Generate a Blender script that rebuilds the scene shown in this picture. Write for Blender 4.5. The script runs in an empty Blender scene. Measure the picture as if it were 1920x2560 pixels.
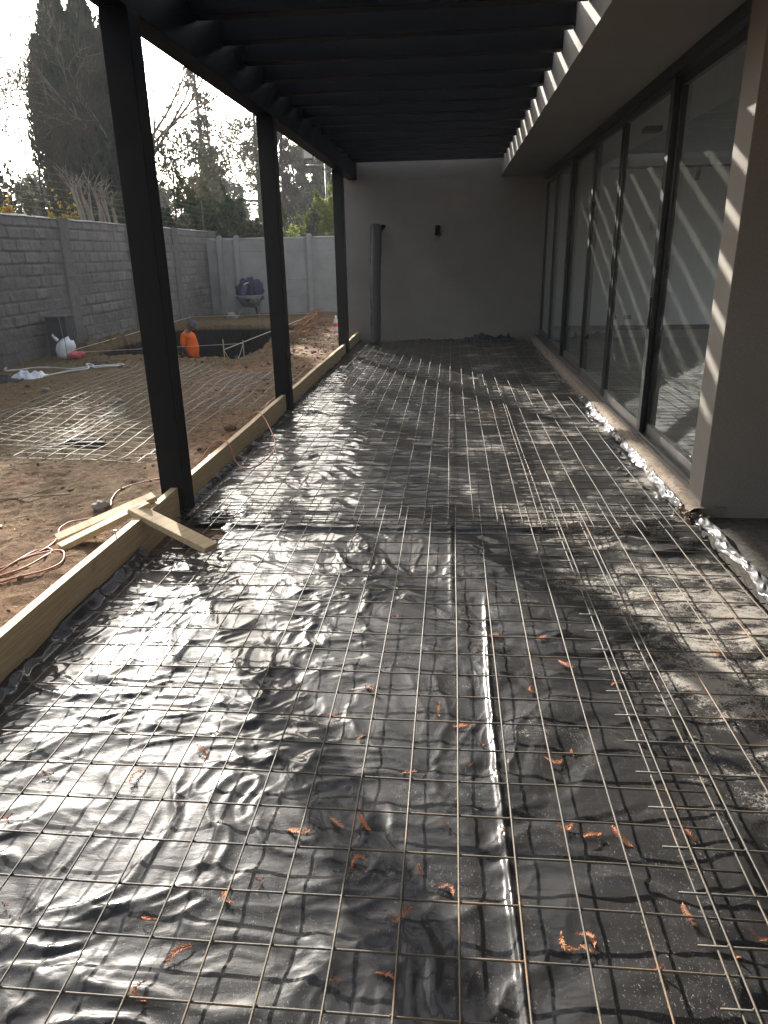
import bpy, math, random
import numpy as np
from mathutils import Vector, Matrix

# ---------------------------------------------------------------- camera, sky, sun, exposure
S = bpy.context.scene
C = S.collection
R_ = [[0.99577715, 0.01271621, -0.09091847], [0.08981627, -0.3398878, 0.93616736], [-0.01899758, -0.94038002, -0.33959463]]
cam = bpy.data.objects.new('camera', bpy.data.cameras.new('camera'))
C.objects.link(cam)
cam.matrix_world = Matrix(((R_[0][0], -R_[0][1], -R_[0][2], 0), (R_[1][0], -R_[1][1], -R_[1][2], 0),
                           (R_[2][0], -R_[2][1], -R_[2][2], 1.6), (0, 0, 0, 1)))
cam.data.sensor_fit = 'VERTICAL'
cam.data.sensor_height = 36.0
cam.data.lens = 25.137
cam.data.clip_end = 3000
cam.data.clip_start = 0.05
S.camera = cam

SUN = Vector((-0.557, 1.0, 0.447)).normalized()      # direction towards the sun
elev = math.asin(SUN.z)
w = bpy.data.worlds.new('World'); S.world = w; w.use_nodes = True
nt = w.node_tree
sky = nt.nodes.new('ShaderNodeTexSky'); sky.sky_type = 'NISHITA'; sky.sun_disc = False
sky.sun_elevation = elev; sky.sun_rotation = math.atan2(SUN.x, SUN.y)
sky.air_density = 1.0; sky.dust_density = 4.0; sky.ozone_density = 1.0
bg = nt.nodes['Background']; bg.inputs[1].default_value = 0.093
hsv = nt.nodes.new('ShaderNodeHueSaturation'); hsv.inputs['Saturation'].default_value = 0.5
nt.links.new(sky.outputs[0], hsv.inputs['Color']); nt.links.new(hsv.outputs[0], bg.inputs[0])
sl = bpy.data.lights.new('sun', 'SUN'); sl.energy = 5.0; sl.angle = math.radians(0.5); sl.color = (1.0, 0.95, 0.87)
so = bpy.data.objects.new('sun', sl); C.objects.link(so)
so.rotation_euler = (-SUN).to_track_quat('-Z', 'Y').to_euler()
S.view_settings.view_transform = 'Standard'; S.view_settings.look = 'None'
S.view_settings.exposure = 2.0; S.view_settings.gamma = 1.0
S.cycles.max_bounces = 8; S.cycles.transparent_max_bounces = 16
S.cycles.use_denoising = True

random.seed(7)
rng = np.random.default_rng(11)
PI = math.pi

# ---------------------------------------------------------------- helpers
def tag(o, label=None, cat=None, group=None, kind=None):
    if label: o['label'] = label
    if cat: o['category'] = cat
    if group: o['group'] = group
    if kind: o['kind'] = kind
    return o

def empty(name, loc=(0, 0, 0), rz=0.0, label=None, cat=None, group=None):
    o = bpy.data.objects.new(name, None); C.objects.link(o)
    o.empty_display_size = 0.1
    o.location = loc; o.rotation_euler = (0, 0, rz)
    return tag(o, label, cat, group)

def link(name, me, mat, parent=None, smooth=False):
    if mat: me.materials.append(mat)
    o = bpy.data.objects.new(name, me); C.objects.link(o)
    if parent: o.parent = parent
    if smooth: me.polygons.foreach_set('use_smooth', [True] * len(me.polygons))
    return o

def np_mesh(name, V, F):
    """V (n,3), F (m,k) arrays"""
    me = bpy.data.meshes.new(name)
    V = np.asarray(V, dtype=np.float32); F = np.asarray(F, dtype=np.int32)
    me.vertices.add(len(V)); me.vertices.foreach_set('co', V.ravel())
    k = F.shape[1]
    me.loops.add(F.size); me.loops.foreach_set('vertex_index', F.ravel())
    me.polygons.add(len(F)); me.polygons.foreach_set('loop_start', np.arange(len(F), dtype=np.int32) * k)
    me.update(calc_edges=True); me.validate()
    return me

def grid_mesh(name, X, Y, Z):
    ny, nx = X.shape
    V = np.stack([X, Y, Z], -1).reshape(-1, 3)
    i = np.arange(ny * nx).reshape(ny, nx)
    F = np.stack([i[:-1, :-1], i[:-1, 1:], i[1:, 1:], i[1:, :-1]], -1).reshape(-1, 4)
    return np_mesh(name, V, F)

class MB:
    def __init__(s): s.v = []; s.f = []
    def box(s, x0, x1, y0, y1, z0, z1, M=None):
        b = len(s.v)
        P = [(x0, y0, z0), (x1, y0, z0), (x1, y1, z0), (x0, y1, z0), (x0, y0, z1), (x1, y0, z1), (x1, y1, z1), (x0, y1, z1)]
        if M is not None: P = [tuple(M @ Vector(p)) for p in P]
        s.v += P
        s.f += [tuple(b + q for q in t) for t in ((0, 3, 2, 1), (4, 5, 6, 7), (0, 1, 5, 4), (1, 2, 6, 5), (2, 3, 7, 6), (3, 0, 4, 7))]
        return s
    def quad(s, *P):
        b = len(s.v); s.v += [tuple(p) for p in P]; s.f.append(tuple(range(b, b + len(P)))); return s
    def tube(s, pts, r, n=6, cap=True):
        pts = [Vector(p) for p in pts]; m = len(pts)
        rr = r if isinstance(r, (list, tuple)) else [r] * m
        b = len(s.v); prev = None
        for i, p in enumerate(pts):
            t = (pts[min(i + 1, m - 1)] - pts[max(i - 1, 0)])
            if t.length < 1e-9: t = Vector((0, 0, 1))
            t.normalize()
            if prev is None:
                a = Vector((0, 0, 1)) if abs(t.z) < 0.9 else Vector((1, 0, 0))
                u = t.cross(a).normalized()
            else:
                u = (prev - t * prev.dot(t))
                u = u.normalized() if u.length > 1e-6 else t.orthogonal().normalized()
            prev = u; v = t.cross(u)
            for k in range(n):
                a = 2 * PI * k / n
                s.v.append(tuple(p + (u * math.cos(a) + v * math.sin(a)) * rr[i]))
        for i in range(m - 1):
            for k in range(n):
                k2 = (k + 1) % n
                s.f.append((b + i * n + k, b + i * n + k2, b + (i + 1) * n + k2, b + (i + 1) * n + k))
        if cap:
            s.f.append(tuple(b + k for k in reversed(range(n))))
            s.f.append(tuple(b + (m - 1) * n + k for k in range(n)))
        return s
    def lathe(s, prof, n=24, M=None):
        b = len(s.v); m = len(prof)
        for (r, z) in prof:
            for k in range(n):
                p = Vector((r * math.cos(2 * PI * k / n), r * math.sin(2 * PI * k / n), z))
                s.v.append(tuple(M @ p if M is not None else p))
        for i in range(m - 1):
            for k in range(n):
                k2 = (k + 1) % n
                s.f.append((b + i * n + k, b + i * n + k2, b + (i + 1) * n + k2, b + (i + 1) * n + k))
        return s
    def build(s, name, mat, parent=None, smooth=False, bevel=0.0):
        me = bpy.data.meshes.new(name); me.from_pydata(s.v, [], s.f); me.update()
        o = link(name, me, mat, parent, smooth)
        if bevel:
            m = o.modifiers.new('bevel', 'BEVEL'); m.width = bevel; m.segments = 2; m.limit_method = 'ANGLE'
        return o

# numpy gradient noise
_perm = rng.permutation(256); _perm = np.concatenate([_perm, _perm, _perm])
_gr = np.stack([np.cos(np.arange(256) * 2.399963), np.sin(np.arange(256) * 2.399963)], -1)
def pn(x, y, seed=0):
    x = np.asarray(x, float) + seed * 17.31; y = np.asarray(y, float) + seed * 9.77
    xi = np.floor(x).astype(int); yi = np.floor(y).astype(int); xf = x - xi; yf = y - yi
    u = xf * xf * xf * (xf * (xf * 6 - 15) + 10); v = yf * yf * yf * (yf * (yf * 6 - 15) + 10)
    def g(ix, iy, dx, dy):
        h = _perm[(_perm[ix & 255] + iy) & 255]; G = _gr[h]
        return G[..., 0] * dx + G[..., 1] * dy
    a = g(xi, yi, xf, yf); b = g(xi + 1, yi, xf - 1, yf); c = g(xi, yi + 1, xf, yf - 1); d = g(xi + 1, yi + 1, xf - 1, yf - 1)
    return (a + (b - a) * u + (c - a) * v + (a - b - c + d) * u * v) * 1.5
def fbm(x, y, o=4, seed=0, g=0.5):
    t = 0; a = 1.0; f = 1.0
    for k in range(o): t = t + a * pn(x * f, y * f, seed + k * 3); a *= g; f *= 2.03
    return t
def sst(a, b, x):
    t = np.clip((x - a) / (b - a), 0, 1); return t * t * (3 - 2 * t)
def rid(x, y, seed=0): return 1 - np.abs(pn(x, y, seed))

# ---------------------------------------------------------------- materials
class NT:
    def __init__(s, name):
        s.m = bpy.data.materials.new(name); s.m.use_nodes = True; s.t = s.m.node_tree
        s.b = s.t.nodes['Principled BSDF']; s.out = s.t.nodes['Material Output']
    def n(s, typ, **kw):
        q = s.t.nodes.new(typ)
        for k, v in kw.items():
            if k.startswith('_'): setattr(q, k[1:], v)
            else: q.inputs[int(k[1:]) if k[0] == 'i' and k[1:].isdigit() else k.replace('_', ' ')].default_value = v
        return q
    def l(s, a, b): s.t.links.new(a, b)
    def coord(s, scale=None):
        c = s.n('ShaderNodeTexCoord').outputs['Object']
        if scale:
            m = s.n('ShaderNodeMapping'); m.inputs['Scale'].default_value = scale; s.l(c, m.inputs[0]); c = m.outputs[0]
        return c
    def noise(s, scale, detail=4, rough=0.5, co=None, dist=0.0):
        q = s.n('ShaderNodeTexNoise'); q.inputs['Scale'].default_value = scale; q.inputs['Detail'].default_value = detail
        q.inputs['Roughness'].default_value = rough; q.inputs['Distortion'].default_value = dist
        if co is None: co = s.coord()
        s.l(co, q.inputs['Vector']); return q.outputs['Fac']
    def ramp(s, fac, stops, interp='LINEAR'):
        q = s.n('ShaderNodeValToRGB'); e = q.color_ramp; e.interpolation = interp
        while len(e.elements) < len(stops): e.elements.new(0.5)
        for el, (p, c) in zip(e.elements, stops):
            el.position = p; el.color = c if len(c) == 4 else (*c, 1)
        s.l(fac, q.inputs[0]); return q.outputs[0]
    def mix(s, fac, a, b, typ='MIX'):
        q = s.n('ShaderNodeMix'); q.data_type = 'RGBA'; q.blend_type = typ
        for v, i in ((fac, 0), (a, 6), (b, 7)):
            if isinstance(v, (int, float)): q.inputs[i].default_value = v
            elif isinstance(v, tuple): q.inputs[i].default_value = (*v, 1) if len(v) == 3 else v
            else: s.l(v, q.inputs[i])
        return q.outputs[2]
    def math(s, op, a, b=0.0, c=None):
        q = s.n('ShaderNodeMath'); q.operation = op
        for i, v in enumerate((a, b) if c is None else (a, b, c)):
            if isinstance(v, (int, float)): q.inputs[i].default_value = v
            else: s.l(v, q.inputs[i])
        return q.outputs[0]
    def bump(s, h, dist=0.01, strength=1.0, prev=None):
        q = s.n('ShaderNodeBump'); q.inputs['Distance'].default_value = dist; q.inputs['Strength'].default_value = strength
        s.l(h, q.inputs['Height'])
        if prev is not None: s.l(prev, q.inputs['Normal'])
        s.l(q.outputs[0], s.b.inputs['Normal']); return q.outputs[0]
    def set(s, col=None, rough=None, metal=None, spec=None):
        for k, v in (('Base Color', col), ('Roughness', rough), ('Metallic', metal), ('Specular IOR Level', spec)):
            if v is None: continue
            if isinstance(v, (int, float)): s.b.inputs[k].default_value = v
            elif isinstance(v, tuple): s.b.inputs[k].default_value = (*v, 1)
            else: s.l(v, s.b.inputs[k])
        return s

def mat_simple(name, c1, c2=None, scale=8, rough=0.6, metal=0.0, spec=0.5, bs=None, bd=0.002, detail=5):
    m = NT(name); c2 = c2 or tuple(q * 0.7 for q in c1)
    f = m.noise(scale, detail, 0.6)
    m.set(m.ramp(f, [(0.3, c1), (0.7, c2)]), rough, metal, spec)
    if bs: m.bump(m.noise(bs, 4, 0.6), bd, 1.0)
    return m.m

def mat_plastic(name, dust_on=True, base=(0.012, 0.012, 0.013), rough=0.16, tan=(0.33, 0.30, 0.26), coat=0.62):
    m = NT(name)
    co = m.coord()
    sep = m.n('ShaderNodeSeparateXYZ'); m.l(co, sep.inputs[0])
    big = m.noise(1.3, 5, 0.62, co)
    flk = m.noise(75, 4, 0.75, co, 1.5)
    mid = m.noise(9, 6, 0.7, m.coord((0.5, 1.0, 1.0)))
    # dried mud film: more of it where people walked, towards the glazing
    xr = m.n('ShaderNodeMapRange', _clamp=True); m.l(sep.outputs[0], xr.inputs[0])
    xr.inputs[1].default_value = -0.9; xr.inputs[2].default_value = 1.1; xr.inputs[3].default_value = -0.26; xr.inputs[4].default_value = 0.012
    yr = m.n('ShaderNodeMapRange', _clamp=True); m.l(sep.outputs[1], yr.inputs[0])
    yr.inputs[1].default_value = 1.4; yr.inputs[2].default_value = 3.0; yr.inputs[3].default_value = -0.17; yr.inputs[4].default_value = 0.0
    amt = m.math('ADD', m.math('ADD', big, xr.outputs[0]), yr.outputs[0])
    s1 = m.math('ADD', m.math('MULTIPLY', m.math('SUBTRACT', amt, 0.50), 1.6), m.math('SUBTRACT', m.math('ADD', m.math('MULTIPLY', mid, 1.1), m.math('MULTIPLY', flk, 1.0)), 1.02))
    film = m.n('ShaderNodeMapRange', _clamp=True); m.l(s1, film.inputs[0])
    film.inputs[1].default_value = 0.0; film.inputs[2].default_value = 0.20; film.inputs[3].default_value = 0.0; film.inputs[4].default_value = 0.85
    # little dry flecks everywhere
    fl2 = m.n('ShaderNodeMapRange', _clamp=True); m.l(m.noise(150, 2, 0.5, m.coord((1.0, 0.6, 1.0)), 2.0), fl2.inputs[0])
    fl2.inputs[1].default_value = 0.635; fl2.inputs[2].default_value = 0.70; fl2.inputs[3].default_value = 0.0; fl2.inputs[4].default_value = 0.6
    f = m.math('MAXIMUM', film.outputs[0], m.math('MULTIPLY', fl2.outputs[0], m.ramp(m.noise(2.6, 4, 0.65, co), [(0.40, (0.06, 0.06, 0.06)), (0.62, (1, 1, 1))])))
    # faint haze of dust over the whole film of plastic
    f = m.math('MAXIMUM', f, m.math('MULTIPLY', m.noise(3.0, 4, 0.6, co), 0.055))
    if not dust_on: f = m.math('MULTIPLY', f, 0.06)
    m.set(m.mix(f, base, tan), m.math('ADD', m.math('MULTIPLY', f, 0.4), m.math('ADD', rough + 0.19, m.math('MULTIPLY', big, 0.1))), 0.0, 0.07)
    m.b.inputs['Coat Weight'].default_value = 0.8; m.b.inputs['Coat Roughness'].default_value = rough - 0.055
    m.l(m.math('MAXIMUM', m.math('SUBTRACT', coat, m.math('MULTIPLY', f, 0.8)), 0.0), m.b.inputs['Coat Weight'])
    b1 = m.bump(m.noise(38, 3, 0.5, m.coord((0.45, 1.0, 1.0)), 0.6), 0.0016, 1.0)
    m.bump(flk, 0.0006, 0.6, b1)
    return m.m

M = {}
M['plastic'] = mat_plastic('black_plastic')
M['plastic_clean'] = mat_plastic('black_plastic_clean', False, rough=0.2, coat=0.35)
M['plastic_edge'] = mat_plastic('grey_plastic_edge', False, base=(0.06, 0.06, 0.063), rough=0.24, coat=0.35)
m = NT('rebar_steel')
f = m.noise(6, 5, 0.7); f2 = m.noise(1.1, 3, 0.6)
fr = m.math('MULTIPLY', m.math('ADD', f, f2), 0.5)
m.set(m.ramp(fr, [(0.38, (0.034, 0.033, 0.032)), (0.54, (0.085, 0.066, 0.042)), (0.66, (0.22, 0.10, 0.035))]), 0.55, 0.0, 0.3)
m.bump(m.noise(420, 2, 0.5), 0.0012, 1.0)
M['rebar'] = m.m
M['rebar_pale'] = mat_simple('pale_steel', (0.20, 0.19, 0.165), (0.15, 0.12, 0.085), 3, 0.45, 0.4)
M['rust'] = mat_simple('rusty_steel', (0.36, 0.12, 0.035), (0.2, 0.07, 0.03), 30, 0.8, 0.2)
M['black_paint'] = mat_simple('black_painted_steel', (0.0022, 0.0027, 0.0042), (0.0014, 0.0018, 0.003), 3, 0.5, 0.0, 0.07, 90, 0.0006)
m = NT('stucco')
m.set(m.mix(m.math('MULTIPLY', m.ramp(m.noise(1.2, 5, 0.65), [(0.35, (0, 0, 0)), (0.8, (1, 1, 1))]), 0.35), m.ramp(m.noise(160, 3, 0.6), [(0.3, (0.19, 0.168, 0.142)), (0.7, (0.265, 0.238, 0.205))]), (0.18, 0.162, 0.14)), 0.9, 0.0, 0.2)
m.bump(m.noise(210, 3, 0.7), 0.0035, 1.0)
M['stucco'] = m.m
m = NT('stucco_smooth')
m.set(m.ramp(m.noise(1.5, 5, 0.65), [(0.3, (0.205, 0.186, 0.165)), (0.75, (0.165, 0.149, 0.132))]), 0.9, 0.0, 0.2)
sz = m.n('ShaderNodeSeparateXYZ'); m.l(m.coord(), sz.inputs[0])
lowz = m.n('ShaderNodeMapRange', _clamp=True); m.l(sz.outputs[2], lowz.inputs[0]); lowz.inputs[1].default_value = 0.0; lowz.inputs[2].default_value = 0.6; lowz.inputs[3].default_value = 0.75; lowz.inputs[4].default_value = 0.0
spl = m.ramp(m.math('ADD', m.noise(24, 5, 0.7), m.math('MULTIPLY', lowz.outputs[0], 0.22)), [(0.60, (0, 0, 0)), (0.72, (1, 1, 1))])
st_ = m.ramp(m.noise(0.8, 6, 0.7), [(0.52, (0, 0, 0)), (0.75, (1, 1, 1))])
bc = m.b.inputs['Base Color'].links[0].from_socket
m.set(m.mix(m.math('MULTIPLY', spl, 0.45), m.mix(m.math('MULTIPLY', st_, 0.3), bc, (0.26, 0.245, 0.225)), (0.20, 0.15, 0.11)))
m.bump(m.noise(150, 3, 0.7), 0.0014, 1.0)
M['stucco_smooth'] = m.m
m = NT('soffit_plaster')
m.set(m.ramp(m.noise(0.9, 5, 0.65), [(0.3, (0.22, 0.205, 0.185)), (0.75, (0.185, 0.17, 0.15))]), 0.9, 0.0, 0.2)
m.bump(m.noise(90, 3, 0.7), 0.001, 1.0)
M['soffit'] = m.m
m = NT('concrete_curb')
m.set(m.ramp(m.noise(22, 6, 0.75), [(0.32, (0.08, 0.058, 0.042)), (0.5, (0.215, 0.17, 0.128)), (0.75, (0.30, 0.25, 0.20))]), 0.95, 0, 0.2)
m.bump(m.noise(60, 5, 0.75), 0.006, 1.0)
M['curb'] = m.m
m = NT('block_wall')
att = m.n('ShaderNodeAttribute', _attribute_name='block_face')
m.set(m.mix(m.math('MULTIPLY', att.outputs['Fac'], 0.55), m.mix(0.5, m.ramp(m.noise(70, 4, 0.7), [(0.3, (0.08, 0.075, 0.072)), (0.7, (0.24, 0.225, 0.21))]),
            m.ramp(m.noise(1.3, 6, 0.7), [(0.34, (0.09, 0.084, 0.08)), (0.5, (0.16, 0.15, 0.14)), (0.68, (0.23, 0.215, 0.20))])), (0.27, 0.25, 0.235)), 0.95, 0, 0.15)
m.bump(m.noise(30, 6, 0.8), 0.02, 1.0)
M['block'] = m.m
M['panel_concrete'] = mat_simple('panel_concrete', (0.19, 0.19, 0.185), (0.26, 0.26, 0.25), 2.2, 0.9, 0, 0.2, 60, 0.004, 7)
M['cap_concrete'] = mat_simple('cap_concrete', (0.33, 0.33, 0.32), (0.25, 0.25, 0.24), 4, 0.9, 0, 0.2, 60, 0.002)
m = NT('pine_board')
grain = m.noise(9, 6, 0.65, m.coord((6.0, 0.5, 14.0)), 0.6)
ink = m.ramp(m.noise(2.6, 4, 0.7), [(0.66, (0, 0, 0)), (0.72, (1, 1, 1))])
m.set(m.mix(m.math('MULTIPLY', ink, 0.35), m.ramp(grain, [(0.3, (0.36, 0.25, 0.13)), (0.55, (0.52, 0.39, 0.225)), (0.75, (0.62, 0.50, 0.32))]), (0.12, 0.08, 0.05)), 0.75, 0, 0.25)
m.bump(m.noise(60, 4, 0.6, m.coord((2.0, 0.3, 4.0))), 0.0015, 1.0)
M['pine'] = m.m
m = NT('soil')
co = m.coord()
a = m.noise(0.55, 6, 0.6, co); b = m.noise(14, 6, 0.7, co); c = m.noise(90, 4, 0.7, co)
brown = m.ramp(b, [(0.3, (0.095, 0.052, 0.029)), (0.5, (0.215, 0.125, 0.068)), (0.72, (0.37, 0.24, 0.145))])
olive = m.ramp(c, [(0.3, (0.05, 0.046, 0.022)), (0.7, (0.20, 0.165, 0.078))])
xyz = m.n('ShaderNodeSeparateXYZ'); m.l(co, xyz.inputs[0])
gx = m.n('ShaderNodeMapRange', _clamp=True); m.l(xyz.outputs[0], gx.inputs[0])
gx.inputs[1].default_value = -5.0; gx.inputs[2].default_value = -1.9; gx.inputs[3].default_value = 0.20; gx.inputs[4].default_value = -0.12
mask = m.ramp(m.math('ADD', a, gx.outputs[0]), [(0.46, (0, 0, 0)), (0.60, (1, 1, 1))])
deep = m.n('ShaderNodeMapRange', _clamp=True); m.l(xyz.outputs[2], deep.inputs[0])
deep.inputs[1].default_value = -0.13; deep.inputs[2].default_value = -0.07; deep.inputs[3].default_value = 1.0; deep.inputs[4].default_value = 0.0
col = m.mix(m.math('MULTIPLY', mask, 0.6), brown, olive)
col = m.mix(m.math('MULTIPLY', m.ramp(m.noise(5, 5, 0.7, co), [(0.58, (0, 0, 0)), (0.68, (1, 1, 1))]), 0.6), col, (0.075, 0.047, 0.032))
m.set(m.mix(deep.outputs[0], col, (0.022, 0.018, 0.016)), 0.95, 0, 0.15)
b1 = m.bump(b, 0.045, 1.0); b2 = m.bump(m.noise(38, 5, 0.75, co), 0.02, 1.0, b1); m.bump(c, 0.009, 1.0, b2)
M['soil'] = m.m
M['clod'] = mat_simple('soil_clod', (0.20, 0.12, 0.075), (0.09, 0.055, 0.035), 12, 0.95, 0, 0.15, 60, 0.006)
M['stone'] = mat_simple('stone', (0.30, 0.26, 0.22), (0.17, 0.14, 0.115), 14, 0.9, 0, 0.2, 70, 0.004)
M['straw'] = mat_simple('dry_straw', (0.38, 0.28, 0.13), (0.20, 0.16, 0.06), 3, 0.9, 0, 0.15)
M['slab'] = mat_simple('dark_slab', (0.05, 0.045, 0.04), (0.12, 0.105, 0.09), 26, 0.95, 0, 0.2, 80, 0.006, 8)
M['rubble'] = mat_simple('rubble', (0.27, 0.20, 0.15), (0.13, 0.09, 0.065), 25, 0.95, 0, 0.2, 90, 0.006)
M['frame'] = mat_simple('window_frame', (0.016, 0.017, 0.018), (0.012, 0.013, 0.014), 6, 0.38, 0.3)
M['rail'] = mat_simple('window_rail', (0.10, 0.095, 0.09), (0.15, 0.14, 0.13), 9, 0.45, 0.5)
M['room_wall'] = mat_simple('room_wall', (0.78, 0.78, 0.75), (0.74, 0.74, 0.71), 1.0, 0.9)
M['room_floor'] = mat_simple('room_floor', (0.22, 0.20, 0.175), (0.28, 0.26, 0.23), 2.0, 0.35)
M['white_bag'] = mat_simple('white_plastic_bag', (0.72, 0.72, 0.74), (0.6, 0.6, 0.62), 9, 0.4, 0, 0.5, 30, 0.01)
M['pink_bag'] = mat_simple('pink_plastic_bag', (0.75, 0.16, 0.17), (0.6, 0.09, 0.1), 9, 0.45, 0, 0.5, 30, 0.01)
M['hose'] = mat_simple('pale_hose', (0.50, 0.50, 0.46), (0.38, 0.38, 0.34), 5, 0.5)
M['cable'] = mat_simple('orange_cable', (0.42, 0.07, 0.028), (0.36, 0.14, 0.07), 3, 0.5)
M['orange'] = mat_simple('orange_shirt', (0.95, 0.17, 0.015), (0.85, 0.13, 0.012), 9, 0.85, 0, 0.2, 12, 0.01)
M['maroon'] = mat_simple('maroon_sleeve', (0.13, 0.015, 0.025), (0.09, 0.01, 0.02), 9, 0.85)
M['skin'] = mat_simple('skin', (0.17, 0.085, 0.055), (0.14, 0.07, 0.045), 9, 0.6)
M['cap'] = mat_simple('cap_cloth', (0.13, 0.12, 0.14), (0.09, 0.085, 0.10), 20, 0.9)
M['trouser'] = mat_simple('work_trousers', (0.04, 0.04, 0.05), (0.03, 0.03, 0.04), 9, 0.9)
M['navy'] = mat_simple('navy_cloth', (0.030, 0.036, 0.075), (0.016, 0.018, 0.036), 5, 0.85, 0, 0.3, 20, 0.01)
M['tray'] = mat_simple('barrow_tray', (0.22, 0.24, 0.27), (0.14, 0.15, 0.17), 8, 0.5, 0.4)
M['tubegrey'] = mat_simple('barrow_tube', (0.32, 0.33, 0.33), (0.2, 0.2, 0.2), 12, 0.5, 0.4)
M['tyre'] = mat_simple('tyre_rubber', (0.02, 0.02, 0.02), (0.03, 0.03, 0.03), 9, 0.85)
M['string'] = mat_simple('string', (0.62, 0.60, 0.52), (0.5, 0.48, 0.4), 9, 0.8)
M['wire'] = mat_simple('fence_wire', (0.20, 0.20, 0.20), (0.14, 0.14, 0.14), 9, 0.5, 0.6)
m = NT('dry_conifer_twig'); oi = m.n('ShaderNodeObjectInfo')
m.set(m.mix(m.math('MULTIPLY', m.noise(40, 3, 0.6), 0.35), m.ramp(oi.outputs['Random'], [(0.0, (0.58, 0.20, 0.075)), (0.4, (0.46, 0.155, 0.065)), (0.7, (0.30, 0.12, 0.06)), (1.0, (0.52, 0.24, 0.10))]), (0.14, 0.06, 0.035)), 0.85)
M['twig'] = m.m
M['bark'] = mat_simple('bark', (0.10, 0.085, 0.07), (0.055, 0.047, 0.04), 6, 0.95, 0, 0.1, 25, 0.02)
M['pale_bark'] = mat_simple('pale_bark', (0.30, 0.255, 0.21), (0.19, 0.16, 0.13), 6, 0.95, 0, 0.1, 25, 0.02)
M['red'] = mat_simple('red_label', (0.65, 0.02, 0.03), (0.6, 0.02, 0.03), 9, 0.5)
M['cap_white'] = mat_simple('white_cap', (0.75, 0.75, 0.75), (0.7, 0.7, 0.7), 9, 0.5)
M['house_far'] = mat_simple('far_render', (0.55, 0.55, 0.53), (0.48, 0.48, 0.46), 1, 0.9)
M['roof_far'] = mat_simple('far_roof', (0.30, 0.31, 0.31), (0.25, 0.26, 0.26), 1, 0.9)
M['glass_far'] = mat_simple('far_glass', (0.05, 0.06, 0.07), (0.04, 0.05, 0.06), 1, 0.15)
M['lens'] = mat_simple('lamp_lens', (0.5, 0.5, 0.48), (0.4, 0.4, 0.4), 4, 0.2)
M['dark_box'] = mat_simple('dark_metal_box', (0.022, 0.024, 0.026), (0.035, 0.037, 0.038), 2, 0.6)
M['lid'] = mat_simple('box_lid', (0.12, 0.12, 0.12), (0.09, 0.09, 0.09), 4, 0.8)
M['dark_net'] = mat_simple('dark_cloth', (0.016, 0.016, 0.016), (0.03, 0.028, 0.026), 9, 0.9)

def mat_leaf(name, cols, tr=0.3, scale=2.5):
    m = NT(name)
    col = m.ramp(m.noise(scale, 3, 0.8), [(0.3, cols[0]), (0.5, cols[1]), (0.68, cols[2])])
    m.set(col, 0.7, 0, 0.25)
    t = m.n('ShaderNodeBsdfTranslucent'); m.l(col, t.inputs[0])
    x = m.n('ShaderNodeMixShader'); x.inputs[0].default_value = tr
    m.l(m.b.outputs[0], x.inputs[1]); m.l(t.outputs[0], x.inputs[2]); m.l(x.outputs[0], m.out.inputs[0])
    return m.m
M['cypress'] = mat_leaf('cypress_foliage', [(0.016, 0.028, 0.019), (0.045, 0.066, 0.042), (0.11, 0.105, 0.06)], 0.08, 1.7)
M['conifer'] = mat_leaf('conifer_foliage', [(0.04, 0.047, 0.04), (0.06, 0.06, 0.048), (0.10, 0.065, 0.045)], 0.12, 0.5)
M['hedge'] = mat_leaf('hedge_leaves', [(0.035, 0.055, 0.027), (0.065, 0.085, 0.04), (0.17, 0.14, 0.06)], 0.3, 0.6)
M['hedge_y'] = mat_leaf('yellow_green_leaves', [(0.07, 0.11, 0.025), (0.20, 0.23, 0.05), (0.34, 0.33, 0.08)], 0.4, 0.8)
M['far_green'] = mat_leaf('far_tree_leaves', [(0.04, 0.055, 0.035), (0.07, 0.085, 0.045), (0.13, 0.135, 0.065)], 0.25, 0.4)
M['autumn'] = mat_leaf('autumn_leaves', [(0.10, 0.13, 0.03), (0.40, 0.30, 0.04), (0.50, 0.22, 0.04)], 0.4, 4)
M['olive'] = mat_leaf('sparse_leaves', [(0.05, 0.055, 0.035), (0.07, 0.075, 0.04), (0.11, 0.10, 0.055)], 0.15, 1.0)

# thin dusty window glass: clear pane + Fresnel mirror + thin film of dust that catches the sun
m = NT('window_glass')
t = m.t; t.nodes.remove(m.b)
fres = m.n('ShaderNodeFresnel'); fres.inputs[0].default_value = 1.5
gl = m.n('ShaderNodeBsdfGlossy'); gl.inputs['Roughness'].default_value = 0.0; gl.inputs[0].default_value = (0.95, 1.0, 0.98, 1)
tr = m.n('ShaderNodeBsdfTransparent'); tr.inputs[0].default_value = (0.91, 0.95, 0.93, 1)
df = m.n('ShaderNodeBsdfDiffuse'); df.inputs[0].default_value = (0.62, 0.60, 0.54, 1)
mx1 = m.n('ShaderNodeMixShader'); mx2 = m.n('ShaderNodeMixShader')
ff = m.math('MULTIPLY', fres.outputs[0], 1.7)
m.l(ff, mx1.inputs[0]); m.l(tr.outputs[0], mx1.inputs[1]); m.l(gl.outputs[0], mx1.inputs[2])
dn = m.ramp(m.noise(14, 6, 0.75, m.coord((1, 1.0, 0.6))), [(0.30, (0.012, 0.012, 0.012)), (0.72, (0.085, 0.085, 0.085))])
m.l(dn, mx2.inputs[0]); m.l(mx1.outputs[0], mx2.inputs[1]); m.l(df.outputs[0], mx2.inputs[2]); m.l(mx2.outputs[0], m.out.inputs[0])
M['glass'] = m.m

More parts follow.
